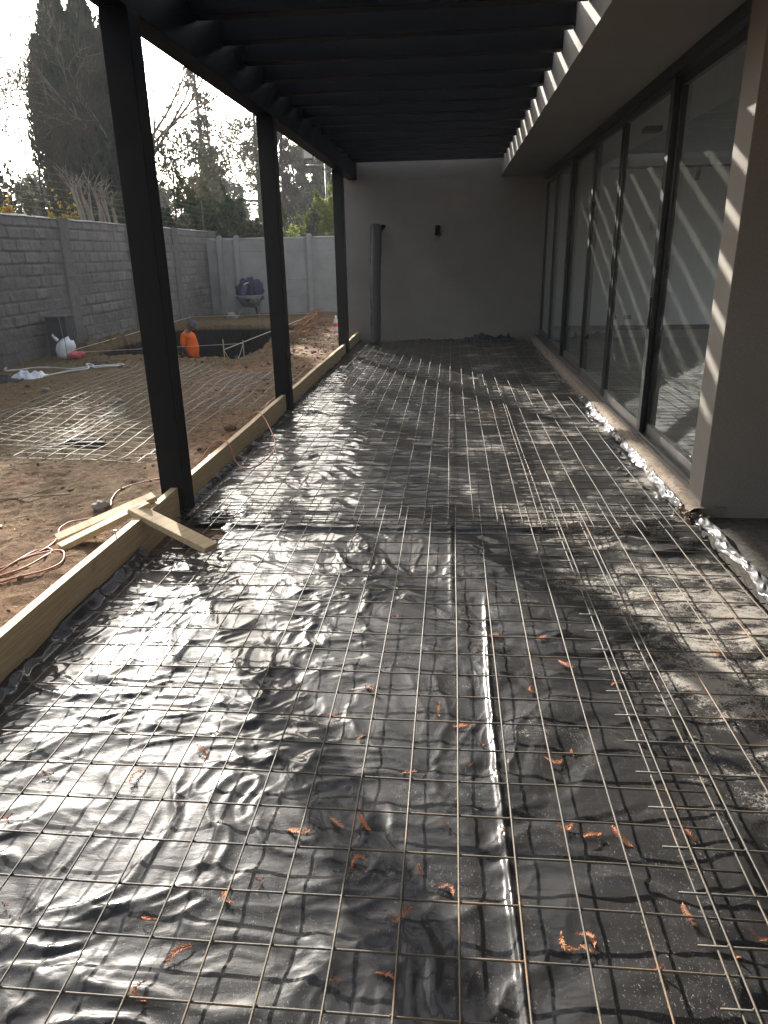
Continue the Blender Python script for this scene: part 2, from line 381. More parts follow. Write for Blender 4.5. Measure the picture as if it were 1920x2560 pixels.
# ---------------------------------------------------------------- ground (one sheet, fine near the yard, with the dug pit)
def ground_h(X, Y):
    Z = 0.018 * fbm(X * 0.9, Y * 0.9, 3, 5) + 0.016 * fbm(X * 4.5, Y * 4.5, 5, 9, 0.6) + 0.010 * np.clip(fbm(X * 9, Y * 9, 3, 14), 0, 1) * (1 - sst(12, 20, Y))
    Z = Z + 0.07 * sst(-3.0, -1.9, X) * (1 - sst(5, 9, Y)) - 0.02
    # loose soil banked along the formwork board
    Z = Z + 0.035 * sst(-2.5, -1.95, X) * np.clip(fbm(X * 3, Y * 2.0, 3, 31) + 0.5, 0, 1.2) * (1 - sst(12, 14, Y))
    Z = Z - 0.04 * sst(-5.2, -7.2, X) * (1 - sst(12.2, 13.6, Y))
    # spoil heaped round the pit
    e = 0.16 * fbm(X * 1.6, Y * 1.6, 4, 40)
    xl = -6.75 + e; xr = -3.62 + e * 0.7 + 0.02 * (Y - 12); y0 = 12.05 - 0.30 * (X + 4.1) * 0.9 * (X > -9) + e; y1 = 17.95 + e * 0.3
    y0 = np.minimum(y0, 12.95)
    inside = sst(xl, xl + 0.12, X) * (1 - sst(xr - 0.12, xr, X)) * sst(y0, y0 + 0.12, Y) * (1 - sst(y1 - 0.10, y1, Y))
    d = np.maximum.reduce([xl - X, X - xr, y0 - Y, Y - y1])
    heap = np.exp(-((d - 0.28) / 0.30) ** 2) * (d > 0) * np.clip(0.05 + 0.13 * fbm(X * 2.2, Y * 2.2, 4, 60), 0, 0.2)
    heap = heap * sst(12.7, 13.6, Y) * (1 - sst(17.8, 18.1, Y)) * 1.3
    Z = Z + heap + 0.03 * np.clip(fbm(X * 7, Y * 7, 3, 70), -1, 1) * (d < 0.8) * (d > -0.1)
    Z = Z - inside * (1.32 + 0.08 * fbm(X * 1.5, Y * 1.5, 3, 80) + Z)
    far = sst(14, 30, Y)
    return Z * 1.0
xs = np.concatenate([[-600, -250, -120, -60, -35, -20, -14], np.arange(-10, -1.80, 0.035), [-1.79, -1.0, 0, 1.6, 4, 8, 14, 30, 80, 250, 600]])
ys = np.concatenate([[-300, -80, -20, -5, -1, 0.5], np.arange(1.0, 8.0, 0.028), np.arange(8.0, 23.0, 0.04), [24, 27, 32, 40, 60, 100, 200, 400, 900]])
X, Y = np.meshgrid(xs, ys)
Z = ground_h(X, Y)
base = -0.035
flat = (X > -1.8) | (X < -12) | (Y < 0.6) | (Y > 23.5)
Z = np.where(flat, base, Z)
Z = np.where((X > 1.0) & (Y > -2) & (Y < 40), -0.2, Z)
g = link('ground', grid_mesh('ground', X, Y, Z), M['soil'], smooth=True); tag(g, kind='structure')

def gz(x, y): return float(ground_h(np.array([x]), np.array([y]))[0])

# dark slab right of the sheet, in front of the pillar
b = MB(); b.box(1.50, 6.0, -3.0, 4.335, -0.15, 0.018)
o = b.build('paved_slab', M['slab']); tag(o, kind='structure')

# ---------------------------------------------------------------- black plastic sheets
def plast_h(X, Y):
    near = 1 - sst(3.6, 4.6, Y)
    wx = X + 0.10 * fbm(X * 2.2, Y * 2.2, 3, 1); wy = Y + 0.10 * fbm(X * 2.2, Y * 2.2, 3, 4)
    left = 1 - sst(-0.6, 0.5, X)
    ux = X + 0.22 * pn(X * 1.7, Y * 1.7, 2) + 0.05 * pn(X * 6, Y * 6, 3); uy = Y + 0.22 * pn(X * 1.9, Y * 1.9, 5) + 0.05 * pn(X * 6, Y * 6, 6)
    puff = 0.0085 * fbm(ux * 2.6, uy * 3.4, 2, 7, 0.4)
    def crease(a_, b_, sd, w_): return np.exp(-(np.abs(pn(a_, b_, sd)) / w_)) * sst(-0.35, 0.35, pn(a_ * 0.6 + 9, b_ * 0.6, sd + 1))
    c1 = crease(ux * 1.6 + uy * 1.1, uy * 3.0 - ux * 0.6, 12, 0.16); c2 = crease(ux * 4.4, uy * 5.6 + ux, 15, 0.22); c3 = crease(ux * 8.5 - uy * 3, uy * 10, 17, 0.3)
    swirl = 0.0013 * fbm(ux * 11, uy * 13, 2, 18)
    Zn = puff + (0.009 * c1 + 0.0085 * c2) * (0.45 + 0.65 * left) + (0.0056 * c3 + swirl + 0.0028 * crease(ux * 17, uy * 19 + ux * 5, 19, 0.35)) * (0.25 + 0.9 * left)
    Zn = Zn + (1 - left) * (0.0075 * fbm(ux * 3.2, uy * 6, 3, 33) + 0.007 * crease(ux * 2.2 + uy * 0.8, uy * 4.2, 35, 0.22))
    # transverse crinkles further off
    amp = 0.35 + 0.85 * left
    Zf = 0.006 * fbm(wx * 1.6, wy * 3.0, 3, 21) + 0.0060 * amp * fbm(ux * 2.6, uy * 10, 3, 24, 0.5) + 0.0070 * amp * crease(ux * 2.0, uy * 6.5, 27, 0.25) + 0.003 * amp * crease(ux * 3.6, uy * 14, 29, 0.3)
    Z = Zn * near + Zf * (1 - near)
    # long fold running with the terrace
    fx = 0.175 + 0.012 * np.sin(Y * 2.1) + 0.004 * pn(Y * 6, Y * 0 + 3)
    fold = (1 - sst(2.9, 3.3, Y))
    Z = Z + fold * (0.011 + 0.003 * pn(Y * 5, Y * 0 + 6)) * np.exp(-((X - fx) / 0.011) ** 2) - fold * 0.004 * np.exp(-((X - fx + 0.05) / 0.04) ** 2)
    fx2 = 0.02 + 0.01 * np.sin(Y * 1.1)
    Z = Z + (1 - fold) * 0.006 * np.exp(-((X - fx2) / 0.012) ** 2) * (1 - sst(9, 10, Y))
    # transverse lap fold where the two sheets meet
    lap = 4.09 + 0.02 * np.sin(X * 2.3) + 0.03 * pn(X * 2.5, X * 0 + 8)
    hh = 0.014 + 0.026 * sst(0.2, 1.4, X)
    Z = Z + hh * np.exp(-((Y - lap) / 0.022) ** 2)
    rt = sst(0.6, 1.2, X)
    for k, (yy, ww, ha) in enumerate(((4.24, 0.026, 0.042), (3.95, 0.024, 0.036), (3.80, 0.022, 0.022), (4.36, 0.02, 0.018))):
        Z = Z + rt * ha * np.clip(0.6 + fbm(X * 4, X * 0 + k, 2, 90 + k), 0, 1.3) * np.exp(-((Y - yy - 0.05 * pn(X * 3, X * 0 + k * 5)) / ww) ** 2)
    # crumple round the near post
    dd = np.hypot(X + 1.45, Y - 4.35)
    Z = Z + 0.014 * np.exp(-(dd / 0.30) ** 2) * rid(X * 7, Y * 7, 44) ** 3
    # turned up against the board and the curb
    Z = Z + 0.05 * (1 - sst(-1.76, -1.69, X)) * (0.7 + 0.5 * fbm(Y * 2, Y * 0, 2, 51))
    # corner torn away beside the loose plank
    return np.clip(Z, -0.02, 0.05) + 0.004
sheets = []
for nm, x0, x1, y0, y1, sx, sy, lab in (
        ('plastic_sheet', -1.757, 1.47, -0.6, 4.16, 0.0075, 0.0085, 'glossy wrinkled black plastic sheet on the near half of the terrace, dry twigs on it'),
        ('plastic_sheet', -1.757, 1.47, 4.00, 13.99, 0.018, 0.0165, 'dusty crinkled black plastic sheet on the far half of the terrace')):
    yy = np.concatenate([np.arange(y0, 0.9, 0.05), np.arange(0.9, y1, sy)]) if y0 < 0 else np.arange(y0, y1, sy)
    xx_ = np.arange(x0, x1, sx)
    if y0 < 0: xx_ = np.sort(np.unique(np.concatenate([xx_, np.arange(0.10, 0.26, 0.0025)])))
    X, Y = np.meshgrid(xx_, yy)
    Z = plast_h(X, Y)
    if y0 < 0: Z = Z + 0.003 * sst(4.0, 4.1, Y)
    o = link(nm, None or grid_mesh(nm, X, Y, Z), M['plastic'], smooth=True)
    tag(o, lab, 'plastic sheet'); sheets.append(o)
def pz(x, y): return float(plast_h(np.array([x]), np.array([y]))[0])
# drop faces in the torn corner beside the plank
import bmesh
bm = bmesh.new(); bm.from_mesh(sheets[0].data)
kill = [f for f in bm.faces if (lambda c: c.x < -1.36 + 0.25 * (3.95 - c.y) * 0 and c.y > 3.62 + 0.10 * (c.x + 1.76) + 0.02 * math.sin(c.x * 31) and c.x < -1.33 + 0.02 * math.sin(c.y * 37))(f.calc_center_median())]
bmesh.ops.delete(bm, geom=kill, context='FACES'); bm.to_mesh(sheets[0].data); bm.free()
bm = bmesh.new(); bm.from_mesh(sheets[1].data)
kill = [f for f in bm.faces if (lambda c: c.x < -1.38 + 0.03 * math.sin(c.y * 29) and c.y < 4.27)(f.calc_center_median())]
bmesh.ops.delete(bm, geom=kill, context='FACES'); bm.to_mesh(sheets[1].data); bm.free()

# crumpled grey edge of the sheet turned up along the sill curb
def edge_strip(y0, y1, xo, par, hi):
    n = int((y1 - y0) / 0.010); k = 11
    yv = np.linspace(y0, y1, n); s = np.linspace(0, 1, k)
    Yg, Sg = np.meshgrid(yv, s, indexing='ij')
    wob = 0.02 * fbm(Yg * 2.0, Yg * 0 + 1, 3, 101)
    cr = 0.034 * (np.abs(((Yg * 7.1 + 0.6 * pn(Yg * 2, Sg, 103) + Sg * 0.8) % 1.0) - 0.5) * 2 - 0.5) * np.clip(0.5 + pn(Yg * 1.5, Yg * 0, 104), 0, 1) + 0.014 * fbm(Yg * 11, Sg * 3, 2, 108)
    wd = 0.045 + 0.03 * fbm(Yg * 3, Yg * 0 + 4, 2, 109)
    Xg = xo - wd + Sg * wd + wob + cr * (1 - Sg) * 0.5
    Zg = 0.014 + hi * np.clip(Sg * 1.25, 0, 1) ** 0.7 + 0.9 * cr * np.sin(Sg * PI) + 0.010
    return link('turned_up_edge', grid_mesh('turned_up_edge', Xg, Yg, Zg), M['plastic_edge'], par, smooth=False)
edge_strip(4.42, 8.1, 1.485, sheets[1], 0.05)
edge_strip(1.8, 4.30, 1.56, sheets[0], 0.03)

# ---------------------------------------------------------------- welded wire mesh sheets
def wire_mesh(xl, xr, y0, y1, ox, oy, z, rz=0.0, sag=0.006, seed=0, sp=0.15, end=0.07, r=0.0031, gnd=False, piv=None):
    b = MB(); rs = random.Random(seed)
    cols = np.arange(ox, xr + 1e-6, sp); cols = cols[cols >= xl - 1e-6]
    rows = np.arange(oy, y1 + 1e-6, sp); rows = rows[rows >= y0 - 1e-6]
    cx, cy = ((xl + xr) / 2, (y0 + y1) / 2) if piv is None else piv
    ca, sa = math.cos(rz), math.sin(rz)
    def P(x, y, dz):
        dx, dy = x - cx, y - cy
        X_, Y_ = cx + dx * ca - dy * sa, cy + dx * sa + dy * ca
        h = sag * float(fbm(np.array([X_ * 1.1]), np.array([Y_ * 1.1]), 2, 200 + seed)[0])
        base_z = z + h
        if gnd: base_z = max(z + h * 2, gz(X_, Y_) + 0.012)
        return (X_, Y_, base_z + dz)
    for c_ in cols:
        j = rs.uniform(-0.003, 0.003)
        yy = np.arange(rows[0] - end, rows[-1] + end + 0.001, 0.145)
        b.tube([P(c_ + j + 0.0015 * math.sin(q * 3 + c_ * 9), q, 0.0028) for q in yy], r, 6)
    for q in rows:
        j = rs.uniform(-0.003, 0.003)
        xx = np.arange(cols[0] - end, cols[-1] + end + 0.001, 0.145)
        b.tube([P(x_, q + j + 0.0015 * math.sin(x_ * 3 + q * 9), -0.0028) for x_ in xx], r, 6)
    if not gnd:
        for c_ in cols:
            for q in rows:
                if q > 5.0: continue
                p = P(c_, q, 0.0); k0 = len(b.v); e_ = r * 1.55
                b.v += [(p[0] + e_, p[1], p[2]), (p[0], p[1] + e_, p[2]), (p[0] - e_, p[1], p[2]), (p[0], p[1] - e_, p[2]), (p[0], p[1], p[2] + e_), (p[0], p[1], p[2] - e_)]
                b.f += [(k0 + a_, k0 + (a_ + 1) % 4, k0 + 4) for a_ in range(4)] + [(k0 + (a_ + 1) % 4, k0 + a_, k0 + 5) for a_ in range(4)]
    return b
Gm = 'welded wire mesh sheets over the plastic'
def wm(lab, **k):
    g2 = k.pop('group', Gm)
    o = wire_mesh(**k).build('wire_mesh', M['rebar_pale' if k.get('gnd') else 'rebar'], None, True)
    return tag(o, lab, 'wire mesh', g2)
wm('large wire mesh sheet nearest the camera, against the near formwork board', xl=-1.66, xr=0.80, y0=-0.9, y1=4.50, ox=0.039 - 0.15 * 11, oy=1.232 - 0.15 * 14, z=0.046, seed=1)
wm('wire mesh sheet on the near right, lapping over the glossy fold of plastic', xl=0.60, xr=1.50, y0=-0.9, y1=4.45, ox=0.665, oy=1.30 - 0.15 * 14, z=0.053, rz=0.004, seed=2)
wm('wire mesh sheet between the first and second posts, on the silvery plastic', xl=-1.66, xr=0.70, y0=4.10, y1=9.35, ox=-1.66, oy=4.12, z=0.054, rz=0.002, seed=3)
wm('wire mesh sheet beside the sliding glass panels and the sill curb', xl=0.55, xr=1.42, y0=3.98, y1=9.15, ox=0.56, oy=4.02, z=0.062, rz=-0.004, seed=4)
wm('farthest wire mesh sheet on the terrace, in the shade of the end wall', xl=-1.66, xr=0.42, y0=8.85, y1=13.9, ox=-1.66, oy=8.87, z=0.062, seed=5)
wm('wire mesh sheet in the far right corner where glazing meets end wall', xl=0.40, xr=1.40, y0=8.70, y1=13.9, ox=0.41, oy=8.75, z=0.070, seed=6)
Gl = 'welded wire mesh sheets on the yard'
wm('wire mesh sheet on the bare yard nearest the formwork board, half in sun', xl=-3.70, xr=-2.40, y0=5.42, y1=10.3, ox=-3.70, oy=5.42, z=0.05, rz=0.035, seed=7, gnd=True, sag=0.02, group=Gl)
wm('wire mesh sheet on the mossy yard nearer the block wall', xl=-4.90, xr=-3.55, y0=5.95, y1=10.75, ox=-4.90, oy=5.95, z=0.055, rz=0.03, seed=8, gnd=True, sag=0.02, group=Gl)
wm('short wire mesh sheet on the yard behind the second post', xl=-2.95, xr=-2.05, y0=7.35, y1=10.0, ox=-2.95, oy=7.40, z=0.065, rz=0.02, seed=9, gnd=True, sag=0.02, group=Gl)

# ---------------------------------------------------------------- formwork board and pergola
fb = empty('formwork_board', (-1.78, -1, 0), 0, 'long pale pine formwork board edging the black plastic, two planks high', 'formwork')
for (y0, y1) in ((-1.2, 4.27), (4.45, 7.49), (7.67, 12.04), (12.22, 13.985)):
    for z0, z1, dx in ((-0.04, 0.062, 0.0), (0.064, 0.20, 0.003)):
        b = MB(); n = max(2, int((y1 - y0) / 0.25)); yy = np.linspace(y0, y1, n)
        for i in range(n - 1):
            w0 = 0.004 * math.sin(yy[i] * 1.7); w1 = 0.004 * math.sin(yy[i + 1] * 1.7)
            x0, x1 = -1.80 - dx, -1.762 + dx
            P = [(x0 + w0, yy[i], z0), (x1 + w0, yy[i], z0), (x1 + w1, yy[i + 1], z0), (x0 + w1, yy[i + 1], z0)]
            Q = [(p[0], p[1], z1 + 0.003 * math.sin(p[1] * 2.9)) for p in P]
            bb = len(b.v); b.v += P + Q
            fs = [(0, 3, 2, 1), (4, 5, 6, 7), (1, 2, 6, 5), (3, 0, 4, 7)]
            if i == 0: fs.append((0, 1, 5, 4))
            if i == n - 2: fs.append((2, 3, 7, 6))
            b.f += [tuple(bb + q for q in t_) for t_ in fs]
        o = b.build('plank', M['pine'], None); o.parent = fb; o.matrix_parent_inverse = fb.matrix_world.inverted()
        o.location = (1.78, 1, 0)
# stakes outside the board
for sy_ in (5.15, 6.75, 1.95, 10.2):
    b = MB(); b.box(-1.85, -1.806, sy_, sy_ + 0.06, -0.1, 0.17)
    o = b.build('stake', M['pine'], fb); o.location = (1.78, 1, 0)

pg = empty('pergola', (-1.79, 4.36, 0), 0, 'black steel pergola on three square posts with thick cross slats', 'pergola')
def loc0(o, par): o.location = tuple(-q for q in par.location); return o
for y0 in (4.28, 7.50, 12.05):
    b = MB(); b.box(-1.875, -1.715, y0, y0 + 0.16, -0.04, 2.849)
    loc0(b.build('post', M['black_paint'], pg, bevel=0.006), pg)
b = MB(); b.box(-1.88, -1.722, -3.0, 13.96, 2.85, 3.252)
loc0(b.build('beam', M['black_paint'], pg, bevel=0.006), pg)
k = -14
for k in range(-13, 14):
    y1 = 5.48 + 0.6214 * k
    b = MB(); b.box(-1.7215, 0.839, y1 - 0.12, y1, 3.086, 3.250)
    loc0(b.build('slat', M['black_paint'], pg, bevel=0.004), pg)

# ---------------------------------------------------------------- house
hs = empty('house', (2.0, 9.0, 0), 0, 'single storey rendered house with tall sliding glass panels and a flat soffit', 'house')
def hp(b, name, mat, bevel=0.0, smooth=False): return loc0(b.build(name, mat, hs, smooth, bevel), hs)
b = MB(); b.box(-2.02, 1.699, 14.0, 14.25, -0.2, 2.849); b.box(-1.71, 0.84, 14.0, 14.25, 2.85, 3.70)
b.box(-2.02, -1.71, 14.002, 14.25, 2.85, 3.70)
hp(b, 'end_wall', M['stucco_smooth'])
b = MB(); b.box(0.841, 1.76, -3.0, 16.0, 2.862, 3.16); b.box(1.761, 2.349, -3.0, 4.338, 2.862, 3.16); hp(b, 'soffit', M['soffit'])
b = MB(); b.box(0.843, 7.3, -3.0, 16.0, 3.162, 3.75); hp(b, 'roof', M['stucco_smooth'])
b = MB(); b.box(1.55, 7.3, 4.34, 4.60, 0.0, 2.861); b.box(1.77, 7.3, 4.34, 4.60, 2.8615, 3.16); b.box(2.35, 2.6, -3.0, 4.339, 0.0, 3.16); hp(b, 'pillar', M['stucco'], 0.004)  # last box: unseen return wall, added to keep sky light off the pillar front
# interior room: ceiling above the window head, walls, floor
b = MB(); b.box(1.70, 7.3, 4.61, 14.86, -0.10, 0.10); hp(b, 'room_floor', M['room_floor'])
b = MB(); b.box(1.77, 7.3, 14.862, 15.0, 0.0, 3.16); b.box(7.1, 7.3, 4.61, 7.5, 0.101, 3.16); b.box(7.1, 7.3, 13.6, 14.86, 0.101, 3.16); b.box(7.1, 7.3, 7.501, 13.599, 2.7, 3.16); b.box(1.77, 7.09, 4.605, 4.64, 2.865, 3.16); b.box(1.70, 1.80, 14.0, 14.861, 0.101, 2.861)  # opening in the unseen far side wall is added so skylight brightens the room
hp(b, 'room_wall', M['room_wall'])
b = MB(); b.box(1.80, 7.1, 14.83, 14.861, 0.101, 0.19); hp(b, 'skirting', M['frame'])
b = MB(); b.box(3.08, 3.22, 14.845, 14.861, 0.30, 0.38); hp(b, 'socket', M['rail'])
b = MB(); b.box(3.36, 3.50, 14.845, 14.861, 0.30, 0.38); hp(b, 'socket', M['rail'])
b = MB(); b.box(1.765, 7.09, 4.65, 14.85, 3.13, 3.159); hp(b, 'room_ceiling', M['room_wall'])
# rough concrete curb below the windows
n = 420; yv = np.linspace(4.30, 14.0, n)
prof = np.array([(1.475, -0.05), (1.477, 0.03), (1.482, 0.07), (1.50, 0.088), (1.53, 0.092), (1.57, 0.093), (1.70, 0.094)])
Yg = np.repeat(yv[:, None], len(prof), 1); Xg = np.repeat(prof[None, :, 0], n, 0); Zg = np.repeat(prof[None, :, 1], n, 0)
Xg = Xg + 0.010 * fbm(Yg * 5, Zg * 20, 4, 120) * (Xg < 1.55) - 0.012 * (rid(Yg * 7, Zg * 9, 125) ** 8) * (Xg < 1.52)
Zg = Zg + 0.006 * fbm(Yg * 6, Xg * 20, 4, 130) * (Zg > 0.05)
o = link('sill_curb', grid_mesh('sill_curb', Xg, Yg, Zg), M['curb'], hs, True); loc0(o, hs)
# window frames: head, bottom track, mullions; sliding panels with panes
HZ0, HZ1 = 0.10, 2.861
b = MB(); b.box(1.575, 1.699, 4.601, 13.998, 2.775, 2.860); hp(b, 'window_head', M['frame'])
b = MB(); b.box(1.575, 1.699, 4.601, 13.998, 0.085, 0.118); b.box(1.600, 1.612, 4.602, 13.996, 0.118, 0.132); b.box(1.648, 1.660, 4.602, 13.996, 0.118, 0.132)
hp(b, 'bottom_track', M['rail'], 0.002)
edges = [4.601, 6.13, 7.74, 9.24, 10.93, 12.40, 13.998]
for i in range(6):
    y0, y1 = edges[i], edges[i + 1]
    off = 0.0 if i in (1, 2, 4) else 0.045
    wn = empty('window', (1.60, y0, 0.13)); wn.parent = hs; wn.location = (1.60 - hs.location.x, y0 - hs.location.y, 0.13)
    if i == 0: wn['label'] = 'sliding glass panel beside the pillar, striped with sun'
    L = y1 - y0
    b = MB(); o_ = off
    b.box(0.0 + o_, 0.042 + o_, 0.0 + 0.002, 0.095, 0.003, 2.643)
    b.box(0.0 + o_, 0.042 + o_, L - 0.055, L + 0.05 if i < 5 else L - 0.001, 0.003, 2.643)
    b.box(0.0 + o_, 0.042 + o_, 0.0951, L - 0.0551, 2.575, 2.643)
    b.build('frame', M['frame'], wn, bevel=0.003)
    b = MB(); b.box(0.001 + o_, 0.041 + o_, 0.0952, L - 0.0552, 0.003, 0.085); b.build('bottom_rail', M['rail'], wn, bevel=0.003)
    b = MB(); b.quad((0.02 + o_, 0.095, 0.085), (0.02 + o_, 0.095, 2.575), (0.02 + o_, L - 0.055, 2.575), (0.02 + o_, L - 0.055, 0.085)); b.build('pane', M['glass'], wn)
    if i in (1, 3):
        b = MB(); b.box(-0.012 + o_, -0.001 + o_, 0.03, 0.05, 0.85, 1.10); b.build('handle', M['frame'], wn)
# wall lamp on the end wall
wl = empty('wall_lamp', (-0.277, 13.999, 1.98), 0, 'small black box wall lamp on the grey end wall', 'wall lamp')
b = MB(); b.box(-0.045, 0.045, -0.095, -0.012, -0.085, 0.085); b.build('body', M['black_paint'], wl, bevel=0.004)
b = MB(); b.box(-0.03, 0.03, -0.012, 0.0, -0.06, 0.06); b.build('back_plate', M['black_paint'], wl)
b = MB(); b.lathe([(0.0, -0.08), (0.028, -0.08), (0.028, -0.0875), (0.0, -0.0875)], 16, Matrix.Translation((0, -0.053, 0))); b.build('lens', M['lens'], wl)
# ceiling track with two spots, seen through the glass
tk = empty('track_light', (4.1, 14.5, 2.98), 0, 'black ceiling track with spot lamps seen through the glass', 'track light')
b = MB(); b.box(-1.3, 2.2, -0.018, 0.018, -0.035, 0.004); b.box(-1.0, -0.98, -0.01, 0.01, 0.004, 0.149); b.box(1.6, 1.62, -0.01, 0.01, 0.004, 0.149); b.build('track', M['frame'], tk)
for x_ in (-0.32, 0.26, 1.2):
    b = MB(); b.tube([(x_, 0, -0.035), (x_, 0, -0.09)], 0.012, 8); b.tube([(x_, 0.02, -0.08), (x_ - 0.03, -0.02, -0.24)], 0.038, 14); b.build('spot', M['frame'], tk, True)
b = MB(); b.box(-0.11, 0.11, -0.11, 0.11, -0.07, 0.0)
o = b.build('ceiling_speaker', M['rail'], bevel=0.01); o.location = (2.64, 11.02, 3.13); tag(o, 'square grey unit on the room ceiling behind the glass', 'ceiling unit')

# ---------------------------------------------------------------- plastic roll leaning on the end wall, folded plastic at its foot
b = MB(); n = 40
top = Vector((-1.385, 13.86, 2.07)); bot = Vector((-1.36, 13.06, 0.05))
rs = random.Random(5); pts = []; rad = []
for i in range(n):
    t_ = i / (n - 1); p = bot.lerp(top, t_); pts.append(p + Vector((0.006 * math.sin(t_ * 9), 0, 0))); rad.append(0.088 + 0.012 * t_ + rs.uniform(-0.003, 0.003))
b.tube(pts, rad, 28)
me = bpy.data.meshes.new('plastic_roll'); me.from_pydata(b.v, [], b.f)
V = np.array([v.co[:] for v in me.vertices])
ang = np.tile(np.arange(28), n) / 28 * 2 * PI; zz = V[:n * 28, 2]
wr = 0.012 * rid(zz * 6, np.cos(ang) * 1.2 + 2, 300) ** 4 * (np.cos(ang - 2.6) > -0.2) + 0.004 * fbm(zz * 14, ang, 2, 303)
ctr = np.array([[q.x, q.y, q.z] for q in pts]); ctr = np.repeat(ctr, 28, 0)
d_ = V[:n * 28] - ctr; d_ /= np.linalg.norm(d_, axis=1)[:, None]
V[:n * 28] += d_ * wr[:, None]
me.vertices.foreach_set('co', V.ravel().astype(np.float32)); me.update()
roll = empty('plastic_roll', (-1.36, 13.06, 0.0), 0, 'tall roll of black plastic leaning on the grey end wall', 'plastic roll')
o = link('wrapped_film', me, M['plastic_clean'], roll, True); loc0(o, roll)
b = MB(); b.quad((-1.30, 13.80, 2.055), (-1.20, 13.84, 2.075), (-1.235, 13.84, 2.02), (-1.29, 13.80, 1.95)); b.quad((-1.30, 13.80, 2.055), (-1.26, 13.78, 2.10), (-1.20, 13.84, 2.075))
loc0(b.build('loose_flap', M['plastic_clean'], roll), roll)

def crumple(name, x0, x1, y0, y1, h, mat, seed, lab, cat, nx=70, ny=26, fr=7.0, base_=0.0):
    xv = np.linspace(x0, x1, nx); yv = np.linspace(y0, y1, ny); X, Y = np.meshgrid(xv, yv)
    u = (X - x0) / (x1 - x0); v = (Y - y0) / (y1 - y0)
    env = np.clip(np.sin(u * PI), 0, 1) ** 0.5 * np.clip(np.sin(v * PI), 0, 1) ** 0.6 * (0.65 + 0.5 * fbm(u * 3, v * 2, 2, seed))
    Z = base_ + h * env * (0.55 + 0.6 * rid(X * fr, Y * fr, seed) ** 2 + 0.25 * fbm(X * fr * 2, Y * fr * 2, 2, seed + 3))
    X = X + 0.02 * fbm(X * 6, Y * 6, 2, seed + 5); Y = Y + 0.02 * fbm(X * 6, Y * 6, 2, seed + 6)
    o = link(name, grid_mesh(name, X, Y, Z), mat, smooth=True); return tag(o, lab, cat)
crumple('folded_plastic', 0.15, 1.22, 13.62, 13.97, 0.17, M['plastic_clean'], 400, 'crumpled fold of spare black plastic at the foot of the end wall', 'plastic', base_=0.02)
crumple('folded_plastic', -1.1, 0.35, 13.86, 13.985, 0.05, M['plastic_clean'], 410, 'thin strip of black plastic lapped along the base of the end wall', 'plastic', base_=0.02)
crumple('plastic_scrap', -1.60, -1.40, 3.80, 3.95, 0.05, M['plastic_clean'], 420, 'crumpled black plastic scrap in the gap beside the loose plank', 'plastic scrap', 30, 26, 16, -0.02)
crumple('plastic_scrap', -1.66, -1.30, 4.14, 4.40, 0.045, M['plastic_clean'], 430, 'bunched black plastic tied at the foot of the near post', 'plastic scrap', 60, 50, 16, 0.0)
crumple('plastic_scrap', -1.70, -1.35, 7.36, 7.60, 0.035, M['plastic_clean'], 440, 'bunched black plastic at the foot of the middle post', 'plastic scrap', 60, 50, 16, 0.0)

# ---------------------------------------------------------------- loose planks
def plank(ax, bx, wdt, th, lab, roll_=0.0):
    a_, b_ = Vector(ax), Vector(bx); L = (b_ - a_).length
    o_ = MB().box(0, L, -wdt / 2, wdt / 2, -th, 0).build('loose_plank', M['pine'], None, bevel=0.002)
    xq = (b_ - a_).normalized(); yq = Vector((0, 0, 1)).cross(xq).normalized(); zq = xq.cross(yq)
    Mx = Matrix((xq, yq, zq)).transposed().to_4x4() @ Matrix.Rotation(roll_, 4, 'X'); Mx.translation = a_
    o_.matrix_world = Mx
    return tag(o_, lab, 'plank', 'short pine planks by the board corner')
plank((-2.25, 3.63, 0.105), (-1.80, 4.00, 0.245), 0.085, 0.032, 'short pine plank lying on soil, the farther of the crossed pair', 0.1)
plank((-2.16, 3.50, 0.110), (-1.79, 3.87, 0.243), 0.095, 0.032, 'short pine plank resting on the formwork, the nearer of the crossed pair', -0.1)
plank((-1.84, 3.80, 0.236), (-1.31, 3.56, 0.098), 0.10, 0.036, 'short pine plank sloping from the formwork board down onto the wire mesh')
nl = empty('nail', (-1.78, 3.42, 0.2), 0, 'small steel nail standing in the formwork board', 'nail')
b = MB(); b.tube([(0, 0, -0.01), (0, 0, 0.035)], 0.0025, 8); b.build('shank', M['tubegrey'], nl); b = MB(); b.tube([(0, 0, 0.0351), (0, 0, 0.038)], 0.008, 10); b.build('head', M['tubegrey'], nl)

# ---------------------------------------------------------------- cables, hose, cords
def smooth_path(P, n=8):
    P = [Vector(p) for p in P]; out = []
    for i in range(len(P) - 1):
        p0 = P[max(i - 1, 0)]; p1 = P[i]; p2 = P[i + 1]; p3 = P[min(i + 2, len(P) - 1)]
        for k in range(n):
            t_ = k / n
            out.append(0.5 * ((2 * p1) + (p2 - p0) * t_ + (2 * p0 - 5 * p1 + 4 * p2 - p3) * t_ * t_ + (3 * p1 - p0 - 3 * p2 + p3) * t_ ** 3))
    out.append(P[-1]); return out
G_ = lambda x, y, d=0.008: (x, y, gz(x, y) + d)
loop = [(-2.60, 3.10), (-2.45, 3.22), (-2.372, 3.414), (-2.367, 3.56), (-2.30, 3.60), (-2.221, 3.521), (-2.208, 3.421), (-2.249, 3.278), (-2.341, 3.20), (-2.30, 3.13), (-2.20, 3.14),
        (-2.08, 3.21), (-2.05, 3.32), (-2.10, 3.43), (-2.212, 3.504), (-2.33, 3.47), (-2.44, 3.37), (-2.55, 3.34)]
